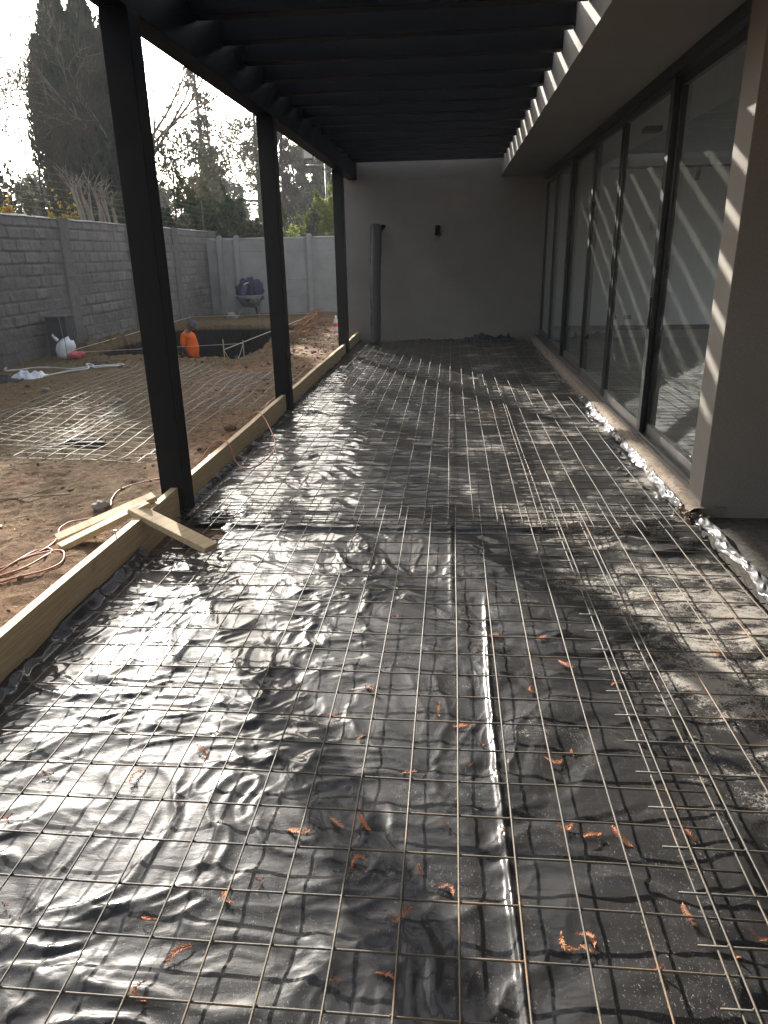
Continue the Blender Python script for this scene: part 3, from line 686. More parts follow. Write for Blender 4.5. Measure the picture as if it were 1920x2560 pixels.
run = [(-2.37, 3.46), (-2.30, 3.587), (-2.337, 3.788), (-2.425, 3.965), (-2.449, 4.115), (-2.395, 4.151), (-2.28, 4.12), (-2.235, 4.20), (-2.296, 4.407), (-2.351, 4.548), (-2.365, 4.730),
       (-2.25, 4.88), (-2.05, 4.96), (-1.95, 5.02), (-1.93, 5.191)]
over = [(-1.937, 5.30, 0.12), (-1.90, 5.43, 0.19), (-1.82, 5.43, 0.222), (-1.74, 5.37, 0.20), (-1.66, 5.25, 0.09), (-1.56, 5.14, 0.075), (-1.49, 5.20, 0.075), (-1.46, 5.40, 0.075), (-1.46, 5.66, 0.075), (-1.53, 5.98, 0.09), (-1.68, 6.33, 0.17), (-1.78, 6.48, 0.222), (-1.85, 6.55, 0.20), (-1.93, 6.70, 0.11)]
after = [(-1.96, 7.0), (-2.0, 7.45), (-2.1, 8.0), (-2.08, 8.32)]
b = MB(); b.tube(smooth_path([G_(*p) for p in loop]), 0.0055, 8)
o = b.build('extension_cord', M['cable'], None, True); tag(o, 'orange cord lying in loose coils on the soil by the near board', 'cord')
b = MB(); b.tube(smooth_path([G_(*p, 0.010) for p in run] + over + [G_(*p) for p in after]), 0.0055, 8)
o = b.build('extension_cord', M['cable'], None, True); tag(o, 'orange cord snaking past the near post and over the formwork board', 'cord')
hose = [(-7.25, 11.2), (-7.0, 10.78), (-6.86, 10.95), (-6.747, 11.152), (-6.426, 11.195), (-5.954, 10.853), (-5.73, 11.004), (-5.6, 11.1), (-5.45, 11.2), (-5.3, 11.25), (-5.22, 11.08), (-5.35, 10.78), (-5.601, 10.93), (-5.75, 11.17), (-5.84, 11.15), (-5.65, 10.80), (-5.845, 10.6), (-5.991, 10.30), (-6.05, 10.2)]
b = MB(); b.tube(smooth_path([G_(*p, 0.022) for p in hose]), 0.017, 8)
o = b.build('hose', M['hose'], None, True); tag(o, 'pale garden hose coiled loosely on the yard', 'hose')
o = crumple('cloth_heap', -7.0, -6.0, 9.6, 10.35, 0.10, M['dark_net'], 450, 'flat heap of dark cloth on the yard under the hose', 'cloth', base_=-0.07)
crumple('dark_rag', -6.15, -5.55, 11.35, 11.6, 0.07, M['dark_net'], 455, 'thin dark rag lying behind the hose loops', 'rag', base_=-0.04)
o = crumple('carrier_bag', -6.52, -6.02, 10.0, 10.42, 0.17, M['white_bag'], 460, 'flat white plastic bag on the yard at the end of the hose', 'bag', 50, 40, 6, -0.05)

# dark metal column stump by the block wall
gb = empty('metal_box', (-7.10, 12.82, -0.06), 0.12, 'tall dark metal box standing against the block wall', 'metal box')
b = MB(); b.box(-0.20, 0.16, -0.15, 0.17, -0.05, 0.70); b.build('body', M['dark_box'], gb, bevel=0.008)
b = MB(); b.box(-0.215, 0.175, -0.165, 0.185, 0.702, 0.725); b.build('lid', M['lid'], gb, bevel=0.005)
def blob(name, c, r, sc, mat, seed, amp=0.25, fr=3.0, par=None, rot=None, sub=3):
    bm = bmesh.new(); bmesh.ops.create_icosphere(bm, subdivisions=sub, radius=1.0)
    V = np.array([v.co[:] for v in bm.verts])
    d_ = 1 + amp * (fbm(V[:, 0] * fr + V[:, 2] * 1.3, V[:, 1] * fr - V[:, 2] * 1.7, 3, seed))
    for v, q in zip(bm.verts, d_): v.co = Vector((v.co.x * q * sc[0] * r, v.co.y * q * sc[1] * r, v.co.z * q * sc[2] * r))
    me = bpy.data.meshes.new(name); bm.to_mesh(me); bm.free()
    o = link(name, me, mat, par, True); o.location = c
    if rot: o.rotation_euler = rot
    return o
wb_ = empty('rubbish_bag', (-6.78, 12.32, -0.05), 0.3, 'knotted white bag with a pink bag showing, leaning on the dark metal box', 'bag')
blob('white_bag', (-0.02, 0, 0.17), 0.18, (0.85, 0.8, 1.1), M['white_bag'], 500, 0.3, 2.5, wb_, (0, 0.5, 0))
blob('pink_bag', (0.16, -0.08, 0.07), 0.12, (1.2, 0.8, 0.6), M['pink_bag'], 505, 0.45, 4, wb_)
b = MB(); b.tube(smooth_path([(-0.12, 0, 0.32), (-0.17, 0, 0.38), (-0.20, 0, 0.43)]), [0.03] * 8 + [0.02] * 8 + [0.03], 7); b.build('knot', M['white_bag'], wb_, True)
for i, (x_, y_, h_, lx, lab) in enumerate(((-6.50, 11.80, 0.42, 0.0, 'short thin steel rod standing in the soil before the pink bag'), (-6.86, 12.45, 0.85, -0.05, 'tall thin steel rod standing beside the dark metal box'),
                                     (-6.95, 11.25, 0.40, -0.13, 'thin steel rod leaning from the soil towards the block wall'),
                                     (-3.72, 11.66, 0.34, 0.0, 'wooden setting-out peg at the near corner of the pit, string tied to it'), (-3.56, 12.25, 0.30, 0.0, 'setting-out peg second from the near corner of the pit'),
                                     (-3.60, 19.6, 0.22, 0.0, 'setting-out peg at the far corner of the pit'))):
    z0 = gz(x_, y_); b = MB()
    b.tube([(0, 0, -0.1), (lx * 0.5, 0, h_ * 0.5), (lx, 0, h_)], 0.006 if i < 3 else 0.009, 6)
    o = b.build('steel_rod' if i < 3 else 'peg', M['wire'] if i < 3 else M['pine'], None); o.location = (x_, y_, z0); tag(o, lab, 'rod' if i < 3 else 'peg')
def cord(P, r, lab, name='string_line', mat='string', cat='string', sagm=0.0):
    b = MB(); a_, c_ = Vector(P[0]), Vector(P[1]); pts = []
    for i in range(25):
        t_ = i / 24; p = a_.lerp(c_, t_); p.z -= sagm * 4 * t_ * (1 - t_); pts.append(p)
    b.tube(pts, r, 5); o = b.build(name, M[mat], None); return tag(o, lab, cat)
cord([(-6.86, 12.45, 0.04), (-3.56, 12.25, 0.20)], 0.004, 'taut setting-out string along the near edge of the pit')
cord([(-3.72, 11.66, 0.17), (-3.60, 19.6, 0.14)], 0.008, 'white setting-out string along the sunlit side of the pit')
cord([(-6.88, 12.45, 0.05), (-7.0, 19.4, 0.10)], 0.006, 'setting-out string along the block wall side of the pit')
cord([(-7.0, 19.4, 0.10), (-3.60, 19.6, 0.14)], 0.004, 'setting-out string along the far edge of the pit')
cord([(-3.72, 11.66, 0.17), (-3.56, 12.25, 0.20)], 0.005, 'slack string hanging between two pegs', sagm=0.24)

# rusty reinforcement cage
rc = empty('rebar_cage', (-3.05, 14.6, 0.02), 0, 'rusty orange reinforcement cage lying beside the pit', 'rebar cage')
A_ = Vector((-3.10, 14.7, 0.06)); B_ = Vector((-3.52, 19.5, 0.06)); dv = (B_ - A_).normalized(); sd = Vector((dv.y, -dv.x, 0))
for (s_, z_) in ((-0.09, 0.02), (0.09, 0.02), (-0.09, 0.20), (0.09, 0.20)):
    b = MB(); b.tube([A_ + sd * s_ + Vector((0, 0, z_)), B_ + sd * s_ + Vector((0, 0, z_))], 0.006, 6); o = b.build('long_bar', M['rust'], rc); loc0(o, rc)
for i in range(24):
    p = A_.lerp(B_, (i + 0.5) / 24); q = [p + sd * s_ + Vector((0, 0, z_)) for (s_, z_) in ((-0.10, 0.01), (0.10, 0.01), (0.10, 0.21), (-0.10, 0.21), (-0.10, 0.01))]
    b = MB(); b.tube(q, 0.004, 5); o = b.build('stirrup', M['rust'], rc); loc0(o, rc)

# bottle
bt = empty('bottle', (-2.56, 16.2, gz(-2.56, 16.2) - 0.005), 0, 'large clear plastic bottle with red label standing on the yard', 'bottle')
mb = NT('clear_bottle'); mb.set((0.72, 0.75, 0.76), 0.15, 0, 0.6); mb.b.inputs['Transmission Weight'].default_value = 0.45; M['bottle'] = mb.m
b = MB(); b.lathe([(0, 0), (0.055, 0.0), (0.06, 0.012), (0.06, 0.10), (0.056, 0.115), (0.056, 0.20), (0.06, 0.215), (0.05, 0.26), (0.022, 0.305), (0.018, 0.315), (0.018, 0.33), (0, 0.33)], 24); b.build('body', M['bottle'], bt, True)
b = MB(); b.lathe([(0.0575, 0.12), (0.0585, 0.122), (0.0585, 0.195), (0.0575, 0.197)], 24); b.build('label_band', M['red'], bt, True)
b = MB(); b.lathe([(0, 0.352), (0.019, 0.352), (0.02, 0.325), (0.0185, 0.324)], 16); b.build('cap', M['cap_white'], bt)

# ---------------------------------------------------------------- wheelbarrow heaped with clothes
wbz = gz(-5.75, 20.9)
wb = empty('wheelbarrow', (-5.72, 20.75, wbz), 0, 'steel wheelbarrow heaped with dark clothes before the panel wall', 'wheelbarrow')
bm = bmesh.new(); rings = []
for (sx_, y_0, y_1, z_) in ((0.20, -0.22, 0.30, 0.27), (0.34, -0.38, 0.45, 0.50), (0.37, -0.42, 0.50, 0.58)):
    ring = []
    for k in range(28):
        a = 2 * PI * k / 28; c_, s_ = math.cos(a), math.sin(a)
        ex = 0.6
        px_ = sx_ * math.copysign(abs(c_) ** ex, c_); py_ = (y_0 + y_1) / 2 + (y_1 - y_0) / 2 * math.copysign(abs(s_) ** ex, s_)
        ring.append(bm.verts.new((px_, py_, z_ + (0.05 if py_ > 0.3 else 0))))
    rings.append(ring)
bm.faces.new(list(reversed(rings[0])))
for i in range(2):
    for k in range(28): bm.faces.new((rings[i][k], rings[i][(k + 1) % 28], rings[i + 1][(k + 1) % 28], rings[i + 1][k]))
me = bpy.data.meshes.new('tray'); bm.to_mesh(me); bm.free(); o = link('tray', me, M['tray'], wb, True)
md = o.modifiers.new('solid', 'SOLIDIFY'); md.thickness = 0.006
rimp = [(0.375 * math.copysign(abs(math.cos(a)) ** 0.6, math.cos(a)), 0.04 + 0.465 * math.copysign(abs(math.sin(a)) ** 0.6, math.sin(a)), 0.583) for a in np.linspace(0, 2 * PI, 33)]
b = MB(); b.tube(rimp, 0.012, 6); b.build('rim', M['tubegrey'], wb, True)
for sx_ in (-1, 1):
    b = MB(); b.tube(smooth_path([(sx_ * 0.05, 0.75, 0.17), (sx_ * 0.16, 0.3, 0.255), (sx_ * 0.24, -0.25, 0.30), (sx_ * 0.30, -0.62, 0.52)]), 0.016, 8); b.build('handle', M['tubegrey'], wb, True)
    b = MB(); b.tube(smooth_path([(sx_ * 0.19, 0.02, 0.27), (sx_ * 0.28, -0.20, 0.10), (sx_ * 0.29, -0.22, 0.012), (sx_ * 0.25, -0.02, 0.012)]), 0.013, 8); b.build('leg', M['tubegrey'], wb, True)
wh = MB(); wh.lathe([(0.155, -0.035), (0.185, -0.03), (0.195, 0), (0.185, 0.03), (0.155, 0.035)], 28, Matrix.Translation((0, 0.78, 0.195)) @ Matrix.Rotation(PI / 2, 4, 'Y'))
wo = wh.build('wheel', M['tyre'], wb, True)
wh = MB(); wh.lathe([(0.0, -0.02), (0.154, -0.03), (0.154, 0.03), (0.0, 0.02)], 28, Matrix.Translation((0, 0.78, 0.195)) @ Matrix.Rotation(PI / 2, 4, 'Y')); wh.build('rim_disc', M['tray'], wo, True)
ch = blob('clothes_heap', (-5.70, 20.72, wbz + 0.68), 0.36, (1.0, 1.0, 0.98), M['navy'], 520, 0.22, 3.4, sub=5); tag(ch, 'heap of crumpled navy work clothes filling the wheelbarrow', 'clothes')
b = MB(); b.tube(smooth_path([(-5.80, 20.35, wbz + 0.62), (-5.76, 20.33, wbz + 0.74), (-5.70, 20.36, wbz + 0.86)]), [0.075] * 8 + [0.07] * 8 + [0.05], 12); o = b.build('rolled_trousers', mat_simple('blue_denim', (0.07, 0.085, 0.17), (0.05, 0.06, 0.12), 8, 0.9), None, True); tag(o, 'rolled blue trouser leg on top of the dark clothes heap', 'trousers')
b = MB(); b.tube(smooth_path([(-5.75, 20.32, wbz + 0.88), (-5.68, 20.33, wbz + 0.92), (-5.62, 20.36, wbz + 0.93)]), [0.016] * 17, 8); o = b.build('yellow_cloth', mat_simple('pale_yellow', (0.6, 0.5, 0.22), (0.5, 0.42, 0.2), 8, 0.9), None, True); tag(o, 'scrap of pale yellow cloth on the dark clothes heap', 'cloth')

# ---------------------------------------------------------------- worker standing in the pit
FZ = -1.36
def skin_body(name, joints, edges_, mat, parent, sub=2, root=0):
    me = bpy.data.meshes.new(name); me.from_pydata([j[0] for j in joints], edges_, []); me.update()
    o = link(name, me, mat, parent)
    md = o.modifiers.new('skin', 'SKIN'); md.use_smooth_shade = True
    for v, j in zip(me.skin_vertices[0].data, joints):
        r_ = j[1]; v.radius = (r_, r_) if isinstance(r_, float) else r_
    for q in me.skin_vertices[0].data: q.use_root = False
    me.skin_vertices[0].data[root].use_root = True
    if sub:
        sb = o.modifiers.new('sub', 'SUBSURF'); sb.levels = sub; sb.render_levels = sub
    return o
# local frame: +x is the way he faces (to the right of the picture), z up, feet at 0
pr = empty('person', (-5.82, 15.75, FZ), math.radians(0), 'worker in orange shirt and grey cap standing in the dug pit looking down', 'person')
J = [((0.00, 0, 0.92), (0.135, 0.17)), ((0.03, 0, 1.06), (0.155, 0.175)), ((0.04, 0, 1.20), (0.135, 0.17)), ((0.01, 0, 1.34), (0.11, 0.165)), ((0.01, 0, 1.43), (0.06, 0.085)), ((0.045, 0, 1.49), 0.052), ((0.085, 0, 1.54), 0.058),
     ((0.0, 0.10, 0.88), 0.095), ((0.05, 0.11, 0.48), 0.062), ((0.0, 0.12, 0.09), 0.042), ((0.16, 0.13, 0.04), 0.036),
     ((0.0, -0.10, 0.88), 0.095), ((-0.01, -0.11, 0.48), 0.062), ((-0.08, -0.12, 0.09), 0.042), ((0.09, -0.13, 0.04), 0.036),
     ((-0.01, 0.19, 1.37), 0.058), ((-0.02, 0.24, 1.10), 0.042), ((0.12, 0.20, 0.87), 0.030), ((0.17, 0.18, 0.80), (0.020, 0.034)),
     ((-0.01, -0.19, 1.37), 0.058), ((-0.03, -0.25, 1.10), 0.042), ((0.07, -0.22, 0.86), 0.030), ((0.11, -0.21, 0.785), (0.020, 0.034))]
Ed = [(0, 1), (1, 2), (2, 3), (3, 4), (4, 5), (5, 6), (0, 7), (7, 8), (8, 9), (9, 10), (0, 11), (11, 12), (12, 13), (13, 14), (3, 15), (15, 16), (16, 17), (17, 18), (3, 19), (19, 20), (20, 21), (21, 22)]
# fingers
for (w_, hx, hy, hz) in ((18, 0.17, 0.18, 0.80), (22, 0.11, -0.21, 0.785)):
    for k, (dy, L_) in enumerate(((-0.026, 0.058), (-0.009, 0.066), (0.009, 0.062), (0.025, 0.048))):
        i0 = len(J); J += [((hx + 0.02, hy + dy, hz - 0.030), 0.010), ((hx + 0.035, hy + dy * 1.2, hz - 0.03 - L_ * 0.6), 0.009), ((hx + 0.022, hy + dy * 1.2, hz - 0.03 - L_), 0.008)]
        Ed += [(w_, i0), (i0, i0 + 1), (i0 + 1, i0 + 2)]
    i0 = len(J); J += [((hx + 0.045, hy, hz + 0.005), 0.011), ((hx + 0.062, hy, hz - 0.035), 0.009)]; Ed += [(w_, i0), (i0, i0 + 1)]
body = skin_body('body', J, Ed, M['skin'], pr, 2)
# head: shaped ellipsoid with nose, brow, chin and ears, bowed forward
bm = bmesh.new(); bmesh.ops.create_icosphere(bm, subdivisions=4, radius=1.0)
for v in bm.verts:
    x_, y_, z_ = v.co; q = Vector((x_ * 0.098, y_ * 0.076, z_ * 0.118))
    if z_ < -0.1: q.y *= 1 - 0.28 * (-z_ - 0.1); q.x += 0.012 * (-z_)
    if x_ > 0.75 and abs(y_) < 0.22: q.x += 0.022 * max(0, 1 - abs(z_ + 0.12) / 0.28) * (1 - abs(y_) / 0.22)
    if x_ > 0.6 and 0.02 < z_ < 0.2 and 0.15 < abs(y_) < 0.5: q.x -= 0.008
    if x_ > 0.7 and -0.5 < z_ < -0.42 and abs(y_) < 0.3: q.x -= 0.004
    v.co = q
for s_ in (-1, 1):
    r2 = bmesh.ops.create_icosphere(bm, subdivisions=2, radius=1.0)
    for v in r2['verts']: v.co = Vector((v.co.x * 0.018 - 0.005, s_ * 0.077 + v.co.y * 0.008, v.co.z * 0.032 - 0.01))
me = bpy.data.meshes.new('head'); bm.to_mesh(me); bm.free()
hd = link('head', me, M['skin'], pr, True); hd.location = (0.12, 0, 1.57); hd.rotation_euler = (0, math.radians(34), 0)
b = MB()
for s_ in (-1, 1): b.lathe([(0, 0.008), (0.010, 0.004), (0.012, 0.0), (0.0, -0.004)], 10, Matrix.Translation((0.088, s_ * 0.030, 0.012)) @ Matrix.Rotation(PI / 2, 4, 'Y'))
b.build('eyes', M['tyre'], hd)
# cap: shell over the skull plus brim
b = MB(); prof = [(0.104 * math.cos(a), 0.014 + 0.115 * math.sin(a)) for a in np.linspace(0.0, PI / 2, 10)]
b.lathe(prof, 28); cp = b.build('cap', M['cap'], hd, True); cp.scale = (1.0, 0.84, 1.0)
b = MB(); n = 14
for i in range(n):
    for z_, off in ((0.0, 0),): pass
outer = []; inner = []
for i in range(n + 1):
    a = -1.15 + 2.3 * i / n
    inner.append((0.100 * math.cos(a), 0.086 * math.sin(a), 0.018)); ext = 0.075 * (math.cos(a * 1.3) if abs(a * 1.3) < PI / 2 else 0)
    outer.append(((0.100 + ext) * math.cos(a) + ext * 0.15, 0.086 * math.sin(a) * 1.0, 0.012 - 0.010 * abs(math.sin(a)) - ext * 0.12))
for i in range(n): b.quad(inner[i], outer[i], outer[i + 1], inner[i + 1])
br = b.build('cap_brim', M['cap'], hd, True); md = br.modifiers.new('s', 'SOLIDIFY'); md.thickness = 0.005
# clothes follow the same skeleton, a little fuller
SJ = [((0.00, 0, 0.82), (0.175, 0.20)), ((0.035, 0, 0.98), (0.19, 0.20)), ((0.055, 0, 1.10), (0.185, 0.195)), ((0.03, 0, 1.24), (0.15, 0.185)), ((0.0, 0, 1.36), (0.115, 0.175)), ((0.005, 0, 1.43), (0.065, 0.09)), ((0.02, 0, 1.46), 0.062),
      ((-0.01, 0.20, 1.365), 0.070), ((-0.02, 0.235, 1.22), 0.066), ((-0.02, 0.245, 1.13), 0.062), ((-0.01, -0.20, 1.365), 0.070), ((-0.03, -0.24, 1.22), 0.066), ((-0.03, -0.25, 1.13), 0.062)]
skin_body('shirt', SJ, [(0, 1), (1, 2), (2, 3), (3, 4), (4, 5), (5, 6), (4, 7), (7, 8), (8, 9), (4, 10), (10, 11), (11, 12)], M['orange'], pr, 2)
for s_, (wx, wy, wz) in ((1, (0.12, 0.20, 0.88)), (-1, (0.07, -0.22, 0.87))):
    skin_body('sleeve', [((-0.02 if s_ > 0 else -0.03, s_ * 0.245, 1.16), 0.052), ((-0.015, s_ * 0.245, 1.06), 0.049), ((wx * 0.6, (s_ * 0.245 + wy) / 2, 0.97), 0.042), ((wx, wy, wz), 0.037)], [(0, 1), (1, 2), (2, 3)], M['maroon'], pr, 2)
skin_body('trousers', [((0, 0, 0.90), (0.15, 0.185)), ((0.0, 0.10, 0.80), 0.11), ((0.05, 0.11, 0.48), 0.082), ((0.0, 0.12, 0.13), 0.065), ((0.0, -0.10, 0.80), 0.11), ((-0.01, -0.11, 0.48), 0.082), ((-0.08, -0.12, 0.13), 0.065)],
          [(0, 1), (1, 2), (2, 3), (0, 4), (4, 5), (5, 6)], M['trouser'], pr, 2)
for (fx_, fy_) in ((0.03, 0.12), (-0.05, -0.12)):
    skin_body('boot', [((fx_ - 0.05, fy_, 0.12), 0.055), ((fx_ - 0.04, fy_, 0.05), 0.052), ((fx_ + 0.08, fy_, 0.045), 0.048), ((fx_ + 0.17, fy_, 0.035), 0.038)], [(0, 1), (1, 2), (2, 3)], M['tyre'], pr, 2)

# ---------------------------------------------------------------- perimeter block wall (real relief) and panel wall
pw = empty('block_wall', (-7.4, 16, 0), 0, 'tall rough concrete block wall with piers along the left of the yard', 'wall')
def block_relief(Y, Z, seed):
    bh = 0.205; row = np.floor(Z / bh); fr_ = Z / bh - row
    wy = Y + 0.03 * fbm(Y * 2, Z * 2, 2, seed)
    bl = 0.40; sh = np.where(row % 2 == 0, 0.0, 0.2) + 0.05 * np.sin(row * 12.9)
    c_ = np.floor((wy + sh) / bl); fc = (wy + sh) / bl - c_
    h = _perm[(_perm[(c_.astype(int) & 255)] + row.astype(int)) & 255] / 255.0
    e = np.minimum(np.minimum(fr_, 1 - fr_) * bh, np.minimum(fc, 1 - fc) * bl) + 0.008 * fbm(Y * 22, Z * 22, 3, seed + 1)
    bk = sst(0.006, 0.024, e) * (0.35 + 0.65 * h)
    # half of the blocks show a vertical mid joint (broken faces)
    smear = sst(-0.45, 0.25, fbm(Y * 1.1, Z * 1.6, 3, seed + 5)) * (0.35 + 0.65 * sst(2.5, 1.2, Z * 1.0))
    global _tone
    _tone = bk * (1 - 0.75 * smear)
    return 0.040 * bk * (1 - 0.6 * smear) + 0.012 * fbm(Y * 7, Z * 7, 4, seed + 8) + 0.005 * fbm(Y * 30, Z * 30, 2, seed + 9)
piers = [5.15, 8.05, 10.95, 13.87, 16.86, 19.68, 22.70, 25.7]
for i in range(len(piers)):
    y0 = piers[i - 1] + 0.34 if i else 2.5; y1 = piers[i]
    ny_ = max(2, int((y1 - y0) / 0.017)); Yg, Zg = np.meshgrid(np.linspace(y0, y1, ny_), np.linspace(-0.3, 2.345, 150))
    Xg = -7.44 + block_relief(Yg, Zg + 0.3, 600 + i)
    Zg = Zg + 0.012 * fbm(Yg * 3, Yg * 0, 2, 640) * (Zg > 2.3)
    o = link('block_panel', grid_mesh('block_panel', Xg, Yg, Zg), M['block'], pw, True); loc0(o, pw)
    at = o.data.attributes.new('block_face', 'FLOAT', 'POINT'); at.data.foreach_set('value', _tone.ravel().astype(np.float32))
b = MB(); b.box(-7.62, -7.445, 2.5, 26.0, -0.3, 2.33); loc0(b.build('wall_core', M['block'], pw), pw)
for y0 in piers:
    Yg, Zg = np.meshgrid(np.concatenate([[y0, y0 + 0.001], np.linspace(y0 + 0.012, y0 + 0.328, 16), [y0 + 0.339, y0 + 0.34]]), np.linspace(-0.3, 2.36, 120))
    Xg = -7.375 + 0.012 * fbm(Yg * 8, Zg * 8, 4, 700) + 0.006 * fbm(Yg * 30, Zg * 30, 2, 704)
    Xg[:, 0] = -7.46; Xg[:, -1] = -7.46
    o = link('pier', grid_mesh('pier', Xg, Yg, Zg), M['block'], pw, True); loc0(o, pw)
b = MB(); yy = np.arange(2.5, 26.0, 0.25)
Yg, Xg = np.meshgrid(yy, np.linspace(-7.64, -7.385, 6)); Zg = 2.357 + 0.012 * fbm(Yg * 2, Xg * 9, 3, 720); Zg[0] -= 0.04; Zg[-1] -= 0.03
o = link('coping', grid_mesh('coping', Xg, Yg, Zg), M['cap_concrete'], pw, True); loc0(o, pw)
# electric fence above
fw = empty('wire_fence', (-7.5, 16, 2.36), 0, 'thin strands of security wire above the block wall', 'wire fence')
for k in range(6):
    b = MB(); b.tube([(-7.52, y_, 2.50 + 0.125 * k + 0.01 * math.sin(y_ * 2 + k)) for y_ in np.linspace(3, 25.5, 40)], 0.0022, 4); loc0(b.build('wire_strand', M['wire'], fw), fw)
for y_ in (4.5, 10.2, 22.72):
    b = MB(); b.tube([(-7.52, y_, 2.33), (-7.52, y_, 3.2)], 0.014, 8); loc0(b.build('rod', M['wire'], fw), fw)

bw = empty('panel_wall', (-4.5, 22, 0), 0, 'grey precast concrete panel wall with slim posts closing the yard', 'wall')
px0 = [-7.3, -6.86, -6.34, -4.17, -2.0, 0.17]
for i in range(5):
    for (z0, z1) in ((-0.15, 0.44), (0.445, 0.93), (0.935, 1.73), (1.735, 2.06)):
        b = MB(); b.box(px0[i] + 0.05, px0[i + 1] - 0.05, 22.02 + 0.003 * (z0 > 0.9), 22.07, z0, z1); loc0(b.build('panel', M['panel_concrete'], bw, bevel=0.006), bw)
for i in range(1, 6):
    b = MB(); b.box(px0[i] - 0.075, px0[i] + 0.075, 21.95, 22.12, -0.15, 2.15); b.lathe([(0.075, 2.15), (0.065, 2.18), (0.03, 2.195), (0, 2.20)], 12, Matrix.Translation((px0[i], 22.035, 0)))
    loc0(b.build('post', M['panel_concrete'], bw), bw)
for i in range(5):
    b = MB(); b.tube([(px0[i] + 0.077, 22.045, 2.085), (px0[i + 1] - 0.077, 22.045, 2.085)], 0.035, 10); loc0(b.build('top_rail', M['cap_concrete'], bw, True), bw)

# ---------------------------------------------------------------- small ground clutter
st = MB()
N = 26000
px_ = rng.uniform(-6.8, -1.83, N); py_ = rng.uniform(1.3, 12.0, N) ** 1.0
keep = (fbm(px_ * 1.2, py_ * 1.2, 3, 800) + rng.uniform(-0.5, 0.5, N)) > -0.15
px_, py_ = px_[keep], py_[keep]; N = len(px_)
pz_ = ground_h(px_, py_) + 0.004
ang = rng.uniform(0, 2 * PI, N); L_ = rng.uniform(0.012, 0.042, N); W_ = rng.uniform(0.0012, 0.003, N) * (1 + py_ * 0.12); up = rng.uniform(-0.1, 0.5, N)
dx = np.cos(ang); dy = np.sin(ang)
V = np.stack([np.stack([px_ - dy * W_, py_ + dx * W_, pz_], -1), np.stack([px_ + dy * W_, py_ - dx * W_, pz_], -1),
              np.stack([px_ + dx * L_ + dy * W_ * .3, py_ + dy * L_ - dx * W_ * .3, pz_ + L_ * up + 0.002], -1), np.stack([px_ + dx * L_ - dy * W_ * .3, py_ + dy * L_ + dx * W_ * .3, pz_ + L_ * up + 0.002], -1)], 1).reshape(-1, 3)
o = link('straw', np_mesh('straw', V, np.arange(4 * N).reshape(N, 4)), M['straw']); tag(o, 'dry straw and grass stubble scattered over the yard soil', 'straw', kind='stuff')
def scatter_lumps(name, P, S_, mat, seed, lab, cat):
    rs2 = np.random.default_rng(seed)
    bm = bmesh.new(); bmesh.ops.create_icosphere(bm, subdivisions=2, radius=1.0); T = np.array([v.co[:] for v in bm.verts]); Fq = np.array([[v.index for v in f.verts] for f in bm.faces]); bm.free()
    Vs = []; Fs = []
    for i, (p, s_) in enumerate(zip(P, S_)):
        sc = s_ * rs2.uniform(0.6, 1.15, 3) * np.array([1, 1, 0.7]); q = T * (1 + 0.35 * pn(T[:, 0] * 1.7 + i, T[:, 1] * 1.7 + T[:, 2] * 2.1, i % 50)[:, None]) * sc
        a = rs2.uniform(0, 6.28); ca, sa = math.cos(a), math.sin(a); q = np.stack([q[:, 0] * ca - q[:, 1] * sa, q[:, 0] * sa + q[:, 1] * ca, q[:, 2]], -1)
        Vs.append(q + p); Fs.append(Fq + i * len(T))
    o = link(name, np_mesh(name, np.concatenate(Vs), np.concatenate(Fs)), mat); return tag(o, lab, cat, kind='stuff')
n1 = 650
X1 = np.concatenate([rng.uniform(-6.5, -1.85, n1), rng.uniform(-2.9, -1.84, 260), rng.uniform(-3.6, -2.1, 520), rng.uniform(-6.9, -3.4, 260)])
Y1 = np.concatenate([rng.uniform(1.6, 12, n1), rng.uniform(3, 12, 260), rng.uniform(12.2, 19, 520), rng.uniform(11.3, 12.6, 260)])
ok = (ground_h(X1, Y1) > -0.2); X1, Y1 = X1[ok], Y1[ok]
S1 = rng.exponential(0.0052, len(X1)) + 0.0035 + 0.0012 * np.maximum(Y1 - 6, 0); S1 = np.minimum(S1, 0.055)
scatter_lumps('soil_clods', np.stack([X1, Y1, ground_h(X1, Y1) + S1 * 0.25], -1), S1, M['clod'], 3, 'loose clods of earth strewn over the yard', 'clods')
nr = 90; X1 = rng.uniform(1.44, 1.60, nr); Y1 = rng.uniform(4.22, 4.40, nr); X1 = np.concatenate([X1, rng.uniform(1.38, 1.50, 160)]); Y1 = np.concatenate([Y1, rng.uniform(8.0, 13.9, 160)]); S1 = rng.uniform(0.004, 0.016, len(X1))
scatter_lumps('mortar_rubble', np.stack([X1, Y1, 0.015 + S1 * 0.5 + np.where(Y1 < 5, rng.uniform(0, 0.05, len(X1)), 0)], -1), S1, M['rubble'], 4, 'broken mortar rubble at the pillar foot and along the curb', 'rubble')
